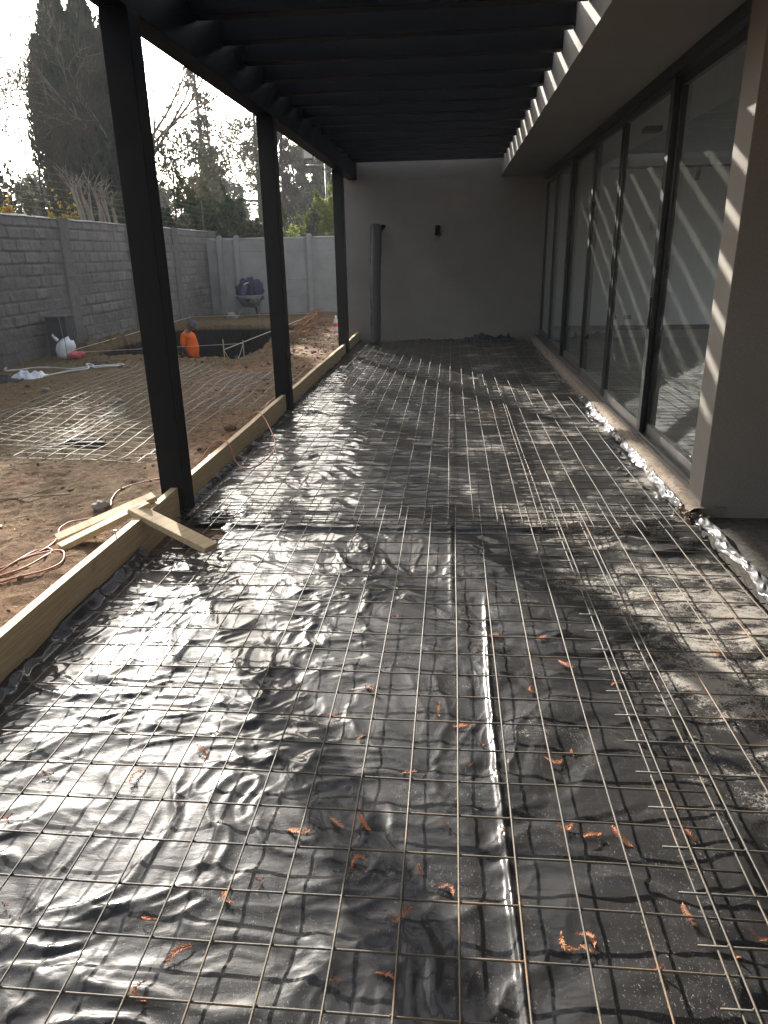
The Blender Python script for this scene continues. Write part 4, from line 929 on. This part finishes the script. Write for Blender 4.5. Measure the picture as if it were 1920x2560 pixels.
for i, (x_, y_, s_, lab, mt) in enumerate(((-2.32, 4.33, 0.055, 'pale half-buried stone beside the orange cord', 'stone'), (-2.10, 6.55, 0.05, 'round brown clod between the yard mesh and the formwork board', 'clod'),
                                     (-2.68, 3.32, 0.05, 'brown stone lying beside the coiled orange cord', 'clod'), (-6.05, 19.9, 0.15, 'big grey stone in front of the wheelbarrow', 'stone'),
                                     (-3.95, 8.1, 0.07, 'flat stone lying inside the yard mesh', 'stone'), (-5.35, 9.0, 0.06, 'small grey stone on the mossy yard', 'stone'), (-6.3, 13.0, 0.16, 'flat broken slab at the left edge of the pit', 'stone'))):
    o = blob('stone' if mt == 'stone' else 'earth_clod', (x_, y_, gz(x_, y_) + s_ * 0.3), s_, (1.15, 0.9, 0.65 if i < 6 else 0.25), M[mt], 900 + i, 0.5, 1.8); tag(o, lab, 'stone' if mt == 'stone' else 'clod')
for i, (x_, y_) in enumerate(((1.30, 5.42), (1.33, 5.28), (1.29, 5.12), (1.37, 4.98), (1.31, 4.75), (1.40, 5.9))):
    o = blob('pebble', (x_, y_, pz(x_, y_) + 0.008), 0.012, (1.2, 0.9, 0.7), M['stone'], 930 + i, 0.3, 2, sub=2); tag(o, 'small grey pebble on the plastic beside the turned-up edge', 'pebble', 'pebbles on the plastic')
for i, (p0, p1, lab) in enumerate((((-3.05, 4.55), (-2.95, 4.88), 'pale stick crossing another on the bare soil'), ((-3.25, 4.58), (-2.72, 4.66), 'thin brown stick under the pale stick on the soil'), ((-2.35, 6.62), (-2.0, 6.62), 'thin cut rod on the soil beside the formwork'))):
    b = MB(); a_ = Vector(G_(*p0, 0.012 + 0.008 * (i == 0))); c_ = Vector(G_(*p1, 0.012 + 0.008 * (i == 0))); b.tube([a_, a_.lerp(c_, 0.5) + Vector((0, 0, 0.004)), c_], 0.005, 6); o = b.build('stick', M['straw'] if i == 0 else M['pale_bark'], None); tag(o, lab, 'stick')
b = MB(); b.box(-0.05, 0.05, -0.022, 0.022, 0, 0.012); o = b.build('wood_chip', M['pine'], None, bevel=0.004); o.location = G_(-2.92, 4.05, 0.002); o.rotation_euler = (0, 0.1, 0.5); tag(o, 'pale wood chip lying on the bare soil', 'wood chip')
b = MB(); b.box(-0.16, 0.16, -0.05, 0.05, 0, 0.05); b.box(-0.05, 0.22, -0.14, -0.06, 0, 0.045); o = b.build('dark_offcut', M['dark_net'], None, bevel=0.006); o.location = G_(-3.42, 6.25, 0.0); o.rotation_euler = (0, 0, 0.2); tag(o, 'dark timber offcut lying on the yard mesh', 'offcut')

# ---------------------------------------------------------------- dry conifer twigs on the plastic
def twig_mesh(seed, L, curve):
    rs3 = random.Random(seed); b = MB(); pts = []
    n = 16
    for i in range(n + 1):
        t_ = i / n; pts.append(Vector((L * (t_ - 0.5), curve * L * (t_ - 0.5) ** 2 * 2, 0.004 + 0.010 * abs(math.sin(t_ * 2.5 + seed)))))
    b.tube(pts, [0.0016 * (1 - 0.6 * i / n) for i in range(n + 1)], 5)
    for i in range(1, n):
        tdir = (pts[i + 1] - pts[i - 1]).normalized(); side = Vector((-tdir.y, tdir.x, 0))
        for s_ in (-1, 1):
            for q in range(2):
                l_ = L * 0.2 * (math.sin(PI * (i / n) ** 0.8) ** 0.5) * rs3.uniform(0.7, 1.1); p = pts[i] + tdir * rs3.uniform(-0.003, 0.003)
                e = p + (side * s_ * 0.8 + tdir * 0.75).normalized() * l_ + Vector((0, 0, rs3.uniform(-0.003, 0.006)))
                w2 = tdir * 0.0019; b.quad(p - w2, p + w2, e + w2 * 0.3 + Vector((0, 0, 0.0005)), e - w2 * 0.3)
    me = bpy.data.meshes.new('conifer_twig'); me.from_pydata(b.v, [], b.f); me.update(); me.materials.append(M['twig']); return me
tw = [twig_mesh(i, L_, c_) for i, (L_, c_) in enumerate(((0.085, 0.3), (0.07, 0.8), (0.06, -0.5), (0.095, 0.15), (0.045, 0.3), (0.035, 0.1), (0.08, -0.2), (0.055, 1.2), (0.028, 0.0), (0.065, 0.1)))]
TP = [(-0.642, 1.219), (-0.702, 1.101), (-0.75, 1.297), (-0.576, 1.38), (-0.496, 1.433), (-0.248, 1.172), (-0.133, 1.204), (-0.104, 1.349), (-0.241, 1.661), (-0.324, 1.659), (-0.425, 1.607), (-0.245, 1.53), (-0.07, 1.507), (0.012, 1.459), (0.004, 1.678), (0.164, 1.645), (0.354, 1.688), (0.422, 1.666), (0.5, 1.663), (0.699, 1.686), (0.604, 1.408), (0.291, 1.297), (0.345, 1.295), (0.357, 1.334), (0.497, 1.256), (0.691, 1.307), (0.764, 1.36), (-0.295, 2.35), (-0.034, 2.232), (0.058, 2.15), (0.474, 2.568), (0.317, 2.391), (0.421, 2.042), (0.359, 1.977), (0.078, 1.942), (0.12, 2.051), (-0.117, 1.895), (-0.296, 2.062), (-0.404, 2.175), (-0.824, 1.952), (-1.014, 1.824), (-1.681, 2.715), (-1.127, 2.959), (-0.231, 2.961), (-0.282, 2.922), (-0.149, 3.579), (-0.191, 3.42), (-0.091, 4.377), (0.208, 2.801), (0.405, 2.772), (0.09, 4.52), (0.339, 2.913), (0.143, 2.679), (1.12, 2.717), (-1.147, 1.317), (-1.32, 1.608), (-1.307, 1.809), (0.654, 2.465)]
rs4 = random.Random(21)
for i, (u, v) in enumerate(TP):
    x_, y_ = u, v
    o = bpy.data.objects.new('conifer_twig', tw[(i * 7) % 10]); C.objects.link(o)
    o.location = (x_, y_, pz(x_, y_) + 0.001); o.rotation_euler = (rs4.uniform(-0.1, 0.1), rs4.uniform(-0.1, 0.1), rs4.uniform(0, 6.28)); s_ = rs4.uniform(0.7, 1.0); o.scale = (s_, s_, s_)
    tag(o, 'rust-brown dry conifer twig lying on the black plastic under the wire mesh', 'twig', 'dry twigs on the plastic')

# ---------------------------------------------------------------- trees and plants beyond the walls
def branch_tree(b, base, h, r, lean=(0, 0), seed=0, depth=4, spread=0.6, tips=None, split=3, first=0.35, upb=0.25, seglen=0.5):
    rs5 = random.Random(seed)
    def grow(p, d, L, r0, lv):
        n = max(3, int(L / seglen)); pts = [p.copy()]; rr = [r0]; dd = d.copy()
        for i in range(n):
            dd = (dd + Vector((rs5.uniform(-1, 1), rs5.uniform(-1, 1), rs5.uniform(-0.6, 1))) * 0.13 + Vector((0, 0, upb * 0.12))).normalized()
            pts.append(pts[-1] + dd * (L / n)); rr.append(r0 * (1 - 0.62 * (i + 1) / n))
        b.tube(pts, rr, 7 if lv == 0 else (5 if lv < 3 else 3), cap=False)
        if lv >= depth:
            if tips is not None: tips.extend(pts[1:])
            return
        if tips is not None and lv >= depth - 1: tips.extend(pts[2:])
        k = split + (1 if lv == 0 else 0) * 3 + rs5.randint(0, 1)
        for i in range(k):
            t_ = first + (1 - first) * (i + rs5.random() * 0.8) / k; j = min(int(t_ * n), n - 1)
            ax = dd.cross(Vector((rs5.uniform(-1, 1), rs5.uniform(-1, 1), rs5.uniform(-1, 1)))).normalized()
            nd = (Matrix.Rotation(spread * rs5.uniform(0.6, 1.25), 3, ax) @ (pts[j + 1] - pts[j]).normalized())
            grow(pts[j + 1].copy(), nd, L * rs5.uniform(0.48, 0.7), max(rr[j + 1] * 0.62, 0.008), lv + 1)
        if lv > 0 or True: grow(pts[-1].copy(), dd, L * 0.55, rr[-1], lv + 1)
    grow(Vector(base), Vector((lean[0], lean[1], 1)).normalized(), h * 0.55, r, 0)
def leaf_cloud(P, size, seed, elong=1.6, droop=0.0, jit=0.1, upd=None):
    rs6 = np.random.default_rng(seed); P = np.asarray(P, float) + rs6.normal(0, jit, (len(P), 3)); N = len(P)
    d1 = rs6.normal(0, 1, (N, 3)); d1[:, 2] -= droop * 2
    if upd is not None: d1 = d1 * 0.45 + upd
    d1 /= np.linalg.norm(d1, axis=1)[:, None]
    d2 = np.cross(d1, rs6.normal(0, 1, (N, 3))); d2 /= np.linalg.norm(d2, axis=1)[:, None]
    s_ = (size * rs6.uniform(0.55, 1.3, N))[:, None]; a = d1 * s_ * elong; c_ = d2 * s_ * 0.5
    V = np.stack([P - a * 0.5, P + c_, P + a * 0.5, P - c_], 1).reshape(-1, 3)
    return V, np.arange(4 * N).reshape(N, 4)
def build_tree(lab, cat, base, crownP, lsize, lmat, trunk, tmat='bark', group=None, name='tree', **kw):
    e = empty(name, base, 0, lab, cat, group)
    o = trunk.build('trunk', M[tmat], e, True); loc0(o, e)
    if crownP is not None and len(crownP):
        V, F = leaf_cloud(crownP, lsize, kw.pop('seed', 1), **kw)
        o = link('crown', np_mesh('crown', V, F), M[lmat], e); loc0(o, e)
    return e
GT = 'trees beyond the walls'
# the big cypress: several upswept plumes of dense spray
rs7 = np.random.default_rng(5); P = []; U = []
cx, cy, K = -12.0, 25.0, 0.556
b = MB(); b.tube([(cx, cy, -0.2), (cx, cy, 3.5), (cx + 0.1, cy, 7.5)], [0.25, 0.16, 0.05], 9)
plumes = [(-0.9, 0.3, 17.6, 1.5), (0.85, -0.2, 17.2, 1.4), (0.1, 0.5, 16.0, 1.8), (-1.75, -0.4, 14.6, 1.1), (2.0, 0.3, 15.6, 1.2), (-1.15, 0.6, 10.0, 1.25), (1.55, -0.6, 11.5, 1.2), (0.2, -0.9, 12.5, 1.5), (-1.9, 0, 6.6, 0.9), (2.4, 0.2, 9.5, 0.9), (0.4, -1.1, 8.5, 1.6), (-0.7, -1.0, 7.5, 1.5), (3.0, 0.6, 12.8, 0.9), (2.9, 0.2, 7.6, 1.0)]
for (ox, oy, top_, r_) in plumes:
    ox *= K; oy *= K; r_ *= K; top_ = top_ * K
    n = int(7600 * (top_ / 9.5) * (r_ / 0.72)); t_ = rs7.uniform(0, 1, n) ** 0.85; z_ = 0.6 + t_ * (top_ - 0.6)
    env = r_ * (np.minimum(1, 0.50 + t_ * 1.3) * np.clip(1 - t_ ** 5.0, 0.03, 1)); a = rs7.uniform(0, 2 * PI, n); rr = env * rs7.uniform(0, 1, n) ** 0.32 * (1 + 0.38 * pn(a * 2.2 + ox, z_ * 1.3 + oy, 3) + 0.25 * pn(a * 5, z_ * 4.5, 8))
    sx_ = ox * (0.35 + 0.65 * np.minimum(1, t_ * 1.6)); sy_ = oy * (0.35 + 0.65 * t_)
    P.append(np.stack([cx + sx_ + rr * np.cos(a), cy + sy_ + rr * np.sin(a), z_], -1)); U.append(np.stack([np.cos(a) * 0.5, np.sin(a) * 0.5, np.full(n, 1.3)], -1))
P = np.concatenate(P); U = np.concatenate(U)
build_tree('huge dense dark cypress towering over the block wall', 'tree', (cx, cy, 0), P, 0.105, 'cypress', b, 'bark', GT, name='cypress_tree', seed=3, elong=3.0, jit=0.035, upd=U)
def bare(lab, base, h, r, lean, seed, leaves=0.0, depth=4, spread=0.6, name='bare_tree', lmat='olive', tmat='bark', ls=0.09, **kw):
    b = MB(); tips = []; branch_tree(b, base, h, r, lean, seed, depth, spread, tips, **kw)
    tp = [t_ for t_ in tips if random.random() < leaves]
    Pq = np.repeat(np.array([t_[:] for t_ in tp]), 2, 0) if tp else None
    return build_tree(lab, 'tree', base, Pq, ls, lmat, b, tmat, GT, name=name, seed=seed, jit=0.16)
bare('leaning pale-trunked tree at the far left behind the block wall', (-10.1, 17.2, 0), 6.2, 0.10, (-0.14, 0.0), 38, 0.0, 4, 0.5, tmat='pale_bark', ls=0.05)
bare('leafy dark tree in the upper left corner', (-13.9, 22.3, 0), 7.6, 0.13, (-0.03, 0.0), 12, 0.22, 5, 0.6, name='leafy_tree', ls=0.06)
bare('slim leafless sapling left of the cypress', (-10.9, 19.6, 0), 6.5, 0.06, (0.0, 0), 33, 0.0, 4, 0.45, ls=0.05)
bare('thin bare sapling close to the cypress, left side', (-12.0, 22.5, 0), 7.5, 0.07, (0.0, 0), 34, 0.0, 4, 0.45, ls=0.05)
bare('tangled bare tree in front of the cypress top', (-16.2, 29, 0), 9.0, 0.09, (0.0, 0), 35, 0.08, 5, 0.55, ls=0.06)
bare('wide spreading leafless tree between the first and second posts', (-11.3, 27.5, 0), 10.5, 0.22, (0.05, 0.0), 52, 0.03, 5, 0.75, seglen=0.5, upb=0.1, ls=0.05, tmat='pale_bark')
bare('low leafless tree behind the hedge', (-10.0, 27.0, 0), 5.6, 0.10, (0.15, 0), 43, 0.35, 4, 0.8, tmat='bark')
bare('bare twiggy tree beside the street lamp', (-6.3, 42.0, 0), 10.0, 0.16, (0.05, 0), 44, 0.2, 4, 0.7)
bare('greenish light-crowned tree rising behind the pale roof', (-9.6, 52.0, 0), 10.0, 0.22, (0.0, 0), 45, 0.8, 4, 0.75, name='leafy_tree', lmat='far_green', ls=0.13)
bare('sparse tree filling the gap behind the middle post', (-14.8, 46.0, 0), 11.0, 0.18, (0.0, 0), 46, 0.15, 4, 0.6, ls=0.1)
def conifer(lab, x, y, H, R, seed, n=34, dens=120, droop=0.9, mat='conifer', ls=0.16, rtr=0.22, z0=0.25, gap=0.0, lean=0.0):
    rs8 = np.random.default_rng(seed); b = MB(); lx = lambda z: x + lean * z
    b.tube([(lx(z_), y, z_) for z_ in np.linspace(-0.3, H, 9)], [rtr * (1 - 0.9 * i / 8) for i in range(9)], 8)
    P = []
    for k in range(n):
        t_ = z0 + (1 - z0) * (k + rs8.random()) / n; z_ = H * t_
        if rs8.random() < gap: continue
        a = rs8.uniform(0, 2 * PI); L = R * (1.02 - t_) ** 0.75 * rs8.uniform(0.55, 1.15); pts = []
        for q in range(7):
            s_ = q / 6; pts.append((lx(z_) + math.cos(a) * L * s_, y + math.sin(a) * L * s_, z_ + L * (0.12 * s_ - droop * 0.35 * s_ * s_)))
        b.tube(pts, [0.045 * (1 - 0.85 * q / 6) * (0.5 + R / 4) for q in range(7)], 4, cap=False)
        m_ = int(dens * (0.4 + L / R)); s_ = rs8.uniform(0.2, 1.02, m_) ** 0.8; i0 = np.minimum((s_ * 6).astype(int), 5); A = np.array(pts); fr_ = s_ * 6 - i0
        Q = A[i0] * (1 - fr_[:, None]) + A[np.minimum(i0 + 1, 6)] * fr_[:, None]
        Q = Q + rs8.normal(0, 1, (m_, 3)) * np.array([0.10, 0.10, 0.07]) * (0.5 + R / 3); Q[:, 2] -= np.abs(rs8.normal(0, 0.14 * R / 2.0, m_)) * droop; P.append(Q)
    return build_tree(lab, 'tree', (x, y, 0), np.concatenate(P), ls, mat, b, 'bark', GT, name='conifer_tree', seed=seed, elong=2.6, droop=0.6, jit=0.03)
conifer('tall thin conifer with drooping tufts, the taller of the twin trunks', -12.95, 40.0, 11.6, 2.6, 51, 36, 60, 0.9, gap=0.15, ls=0.12)
conifer('dark bare-topped conifer trunk leaning beside the tufted one', -12.0, 39.0, 8.6, 1.9, 52, 16, 45, 0.7, gap=0.3, ls=0.12, z0=0.15, lean=-0.03)
conifer('open layered conifer just left of the middle post', -11.6, 46.0, 12.4, 2.7, 53, 44, 55, 0.3, gap=0.05, ls=0.11)
conifer('reddish brown drooping conifer among the trees behind the hedge', -11.6, 37.0, 6.6, 2.6, 54, 30, 80, 1.1, mat='conifer', z0=0.12)
conifer('bluish conifer right of the middle post', -9.9, 45.0, 9.0, 2.0, 55, 42, 80, 0.4, z0=0.1, ls=0.12)
conifer('low dark spruce bough tree against the near post', -11.0, 26.0, 4.6, 2.2, 56, 20, 90, 0.9, mat='conifer', z0=0.3, ls=0.1)
def shrub(lab, x0, x1, y, z0, z1, n, mat, ls, seed, cat='shrub', name='shrub', depth_=1.0, group='shrubs behind the walls', stems=5):
    rs9 = np.random.default_rng(seed); b = MB(); cxx = (x0 + x1) / 2
    for k in range(stems):
        xx = x0 + (x1 - x0) * (k + 0.5) / stems
        b.tube([(cxx + (xx - cxx) * 0.5, y, 0), (xx, y + rs9.uniform(-.2, .2), z0 * 0.6 + z1 * 0.3), (xx + rs9.uniform(-.2, .2), y, z1 * 0.85)], [0.04, 0.025, 0.008], 5)
    # lumpy volume from overlapping leaf clusters
    nc = max(8, int((x1 - x0) * 9)); P = []
    for k in range(nc):
        c0 = np.array([rs9.uniform(x0, x1), y + rs9.uniform(-depth_, depth_) * 0.5, z0 + (z1 - z0) * rs9.uniform(0, 1) ** 0.8 * (0.72 + 0.28 * math.sin(rs9.uniform(0, 6)))])
        r_ = rs9.uniform(0.22, 0.5) * min(1, (x1 - x0)); m_ = n // nc; v = rs9.normal(0, 1, (m_, 3)); v /= np.linalg.norm(v, axis=1)[:, None]; P.append(c0 + v * r_ * rs9.uniform(0.3, 1, (m_, 1)) ** 0.5 * np.array([1, 1, 1.15]))
        m2 = m_ // 8; h_ = rs9.uniform(0, 1, (m2, 1)); P.append(c0 + np.array([0, 0, r_]) + h_ * np.array([rs9.uniform(-.2, .2), 0, rs9.uniform(0.1, 0.45)]) + rs9.normal(0, 0.03, (m2, 3)))
    e = build_tree(lab, cat, (cxx, y, 0), np.concatenate(P), ls, mat, b, 'bark', group, name=name, seed=seed, elong=1.9, jit=0.02); return e
shrub('dark bushy laurel hedge section left, nearest the near post', -10.2, -8.0, 23.6, 1.2, 3.7, 9000, 'hedge', 0.085, 61)
shrub('dense green hedge section in the middle, behind the panel wall', -8.2, -6.6, 24.2, 1.2, 3.55, 8000, 'hedge', 0.085, 62)
shrub('tall hedge section with bronze leaves left of the middle post', -7.3, -5.5, 24.6, 1.2, 3.75, 9000, 'hedge', 0.08, 63)
shrub('low olive-green shrub behind the panel wall, right of the middle post', -5.5, -4.4, 24.5, 1.0, 2.75, 5000, 'hedge_y', 0.07, 64)
shrub('bright yellow-green bamboo-like shrub beside the lamp pole', -4.6, -3.7, 25.5, 1.0, 3.7, 5200, 'hedge_y', 0.075, 65)
shrub('yellow-green shrub just left of the end wall', -3.9, -2.9, 25.0, 1.0, 3.1, 4200, 'hedge_y', 0.075, 66)
shrub('narrow bronze bush between the yellow-green shrubs', -4.75, -4.3, 24.0, 1.0, 3.15, 2600, 'hedge', 0.07, 67)
shrub('dense light-green thicket at the far left below the leaning tree', -11.4, -9.4, 16.8, 1.2, 3.9, 5200, 'olive', 0.07, 68)
shrub('thin grey-green thicket between the leaning tree and the cypress', -10.9, -9.4, 19.6, 1.2, 3.5, 2600, 'olive', 0.07, 71)
shrub('yellow autumn creeper on the block wall at the far left', -7.95, -7.65, 12.6, 2.2, 2.56, 500, 'autumn', 0.05, 69, 'creeper', 'creeper', 1.4)
shrub('orange-yellow creeper leaves on the block wall below the cypress', -7.95, -7.65, 15.1, 2.2, 2.50, 420, 'autumn', 0.05, 70, 'creeper', 'creeper', 1.2)
# rounded far trees
def round_tree(lab, x, y, z0, z1, R, n, seed, mat='far_green', ls=0.22):
    rs10 = np.random.default_rng(seed); b = MB(); b.tube([(x, y, -0.2), (x, y, z0 + 1)], [0.25, 0.15], 7); P = []
    for k in range(26):
        a = rs10.uniform(0, 2 * PI); rr = R * rs10.uniform(0, 1) ** 0.6; zz_ = rs10.uniform(0, 1); c0 = np.array([x + rr * math.cos(a) * (1 - 0.4 * zz_), y + rr * math.sin(a), z0 + (z1 - z0) * zz_ * (1 - 0.35 * (rr / R) ** 2)])
        r_ = rs10.uniform(0.5, 1.0) * R * 0.33; m_ = n // 26; v = rs10.normal(0, 1, (m_, 3)); v /= np.linalg.norm(v, axis=1)[:, None]; P.append(c0 + v * r_ * rs10.uniform(0.2, 1, (m_, 1)) ** 0.45)
        b.tube([(x, y, z0 * 0.7), tuple(c0)], [0.09, 0.03], 4)
    return build_tree(lab, 'tree', (x, y, 0), np.concatenate(P), ls, mat, b, 'bark', GT, name='leafy_tree', seed=seed, elong=1.5, jit=0.05)
round_tree('rounded green tree right of the middle post above the pale roof', -10.6, 58, 3.5, 9.0, 2.6, 9000, 81)
round_tree('broad bluish-green tree behind the street lamp', -10.2, 66, 2.5, 8.2, 4.2, 13000, 82, 'conifer', 0.25)
round_tree('distant pale green tree behind the twin conifers', -19.0, 62, 2.0, 8.0, 4.0, 11000, 84)
round_tree('distant tree between the leafless tree and the hedge', -23.5, 60, 2.0, 7.0, 4.5, 11000, 85)
round_tree('distant low tree at the far left horizon', -33.5, 58, 2.0, 7.5, 5.0, 11000, 86)
# pollarded shrub with pale stems
e = empty('pollard_shrub', (-8.2, 17.6, 0), 0, 'cut-back shrub of thick pale stems behind the block wall', 'shrub')
rs11 = random.Random(8)
for k in range(13):
    x_ = -8.3 - 0.1 * rs11.random(); y_ = 16.6 + 0.17 * k; b = MB(); ln = rs11.uniform(-0.35, 0.1)
    p0 = Vector((x_, y_ + 0.1, 0.6)); p1 = Vector((x_ + 0.03, y_ + ln * 0.4, 2.3)); p2 = Vector((x_ + rs11.uniform(-.1, .1), y_ + ln - 0.1, rs11.uniform(2.75, 3.25)))
    b.tube(smooth_path([p0, p1, p2], 5), [0.045 - 0.0018 * i for i in range(11)], 7)
    for q in range(4):
        d_ = Vector((rs11.uniform(-.2, .2), rs11.uniform(-.35, .35), rs11.uniform(0.15, 0.4))); b.tube([p2 - Vector((0, 0, 0.05)), p2 + d_ * 0.6, p2 + d_ * 1.1 + Vector((rs11.uniform(-.1, .1), 0, 0))], [0.014, 0.009, 0.004], 4)
        b.tube([p2 + d_ * 0.6, p2 + d_ * 0.6 + Vector((rs11.uniform(-.2, .2), rs11.uniform(-.2, .2), 0.15))], [0.007, 0.003], 3)
    o = b.build('stem', M['pale_bark'], e, True); loc0(o, e)

# pale house with flat roof far behind, street lamp, cables
hf = empty('far_house', (-12.5, 62, 0), 0, 'pale low house with grey roof far behind the yellow-green shrubs', 'house')
b = MB(); b.box(-15.5, -9.5, 62, 68, -0.3, 4.7); loc0(b.build('wall', M['house_far'], hf), hf)
b = MB(); b.box(-15.8, -9.2, 61.6, 68.4, 4.702, 5.15); loc0(b.build('roof', M['roof_far'], hf), hf)
b = MB(); b.box(-12.0, -11.5, 63, 63.5, 5.15, 6.4); loc0(b.build('chimney', M['house_far'], hf), hf)
for x_ in (-14.6, -12.6, -10.9):
    b = MB(); b.box(x_, x_ + 1.0, 61.96, 61.999, 2.2, 3.5); loc0(b.build('window', M['glass_far'], hf), hf)
sp_ = empty('street_lamp', (-4.9, 30.0, 0), 0, 'slim grey lamp pole with a square floodlight at its top', 'street lamp')
b = MB(); b.tube([(0, 0, -0.1), (0, 0, 4.95)], [0.06, 0.045], 10); b.build('pole', M['wire'], sp_, True)
b = MB(); b.tube([(-0.75, 0, 4.85), (0.35, 0, 4.80)], 0.03, 8); b.build('cross_arm', M['wire'], sp_, True)
b = MB(); b.box(-0.82, -0.40, -0.25, 0.02, 5.02, 5.42); b.box(-0.66, -0.56, -0.1, -0.04, 4.87, 5.02); fl = b.build('floodlight', M['rail'], sp_, bevel=0.02)
b = MB(); b.box(-0.77, -0.45, -0.262, -0.252, 5.08, 5.36); b.build('lens', M['lens'], fl)
for k, (z_, lab) in enumerate(((5.15, 'uppermost of the thick black cables above the yellow-green shrubs'), (4.85, 'middle black cable crossing before the pale roof'), (4.6, 'lowest black cable crossing before the pale roof'))):
    b = MB(); b.tube([(-30 + 2.5 * q, 50 + 0.2 * q, z_ + 0.012 * (q - 6) ** 2 * 0.6) for q in range(13)], 0.045, 5); o = b.build('overhead_cable', M['tyre'], None); tag(o, lab, 'cable', 'overhead cables')
b = MB(); b.tube([(-16 + 1.2 * q, 30.2, 4.65 - 0.06 * q + 0.008 * (q - 5) ** 2) for q in range(11)], 0.012, 5); o = b.build('overhead_cable', M['tyre'], None); tag(o, 'single thin cable running to the street lamp pole', 'cable', 'overhead cables')

# ---------------------------------------------------------------- morning haze
b = MB(); b.box(-40, 12, -4, 80, -3, 22)
hzm = bpy.data.materials.new('haze_air'); hzm.use_nodes = True; ht = hzm.node_tree; ht.nodes.remove(ht.nodes['Principled BSDF'])
pv = ht.nodes.new('ShaderNodeVolumePrincipled'); pv.inputs['Color'].default_value = (0.9, 0.92, 0.95, 1); pv.inputs['Density'].default_value = 0.0012; pv.inputs['Anisotropy'].default_value = 0.0
ht.links.new(pv.outputs[0], ht.nodes['Material Output'].inputs['Volume'])
tag(b.build('haze', hzm), kind='stuff')
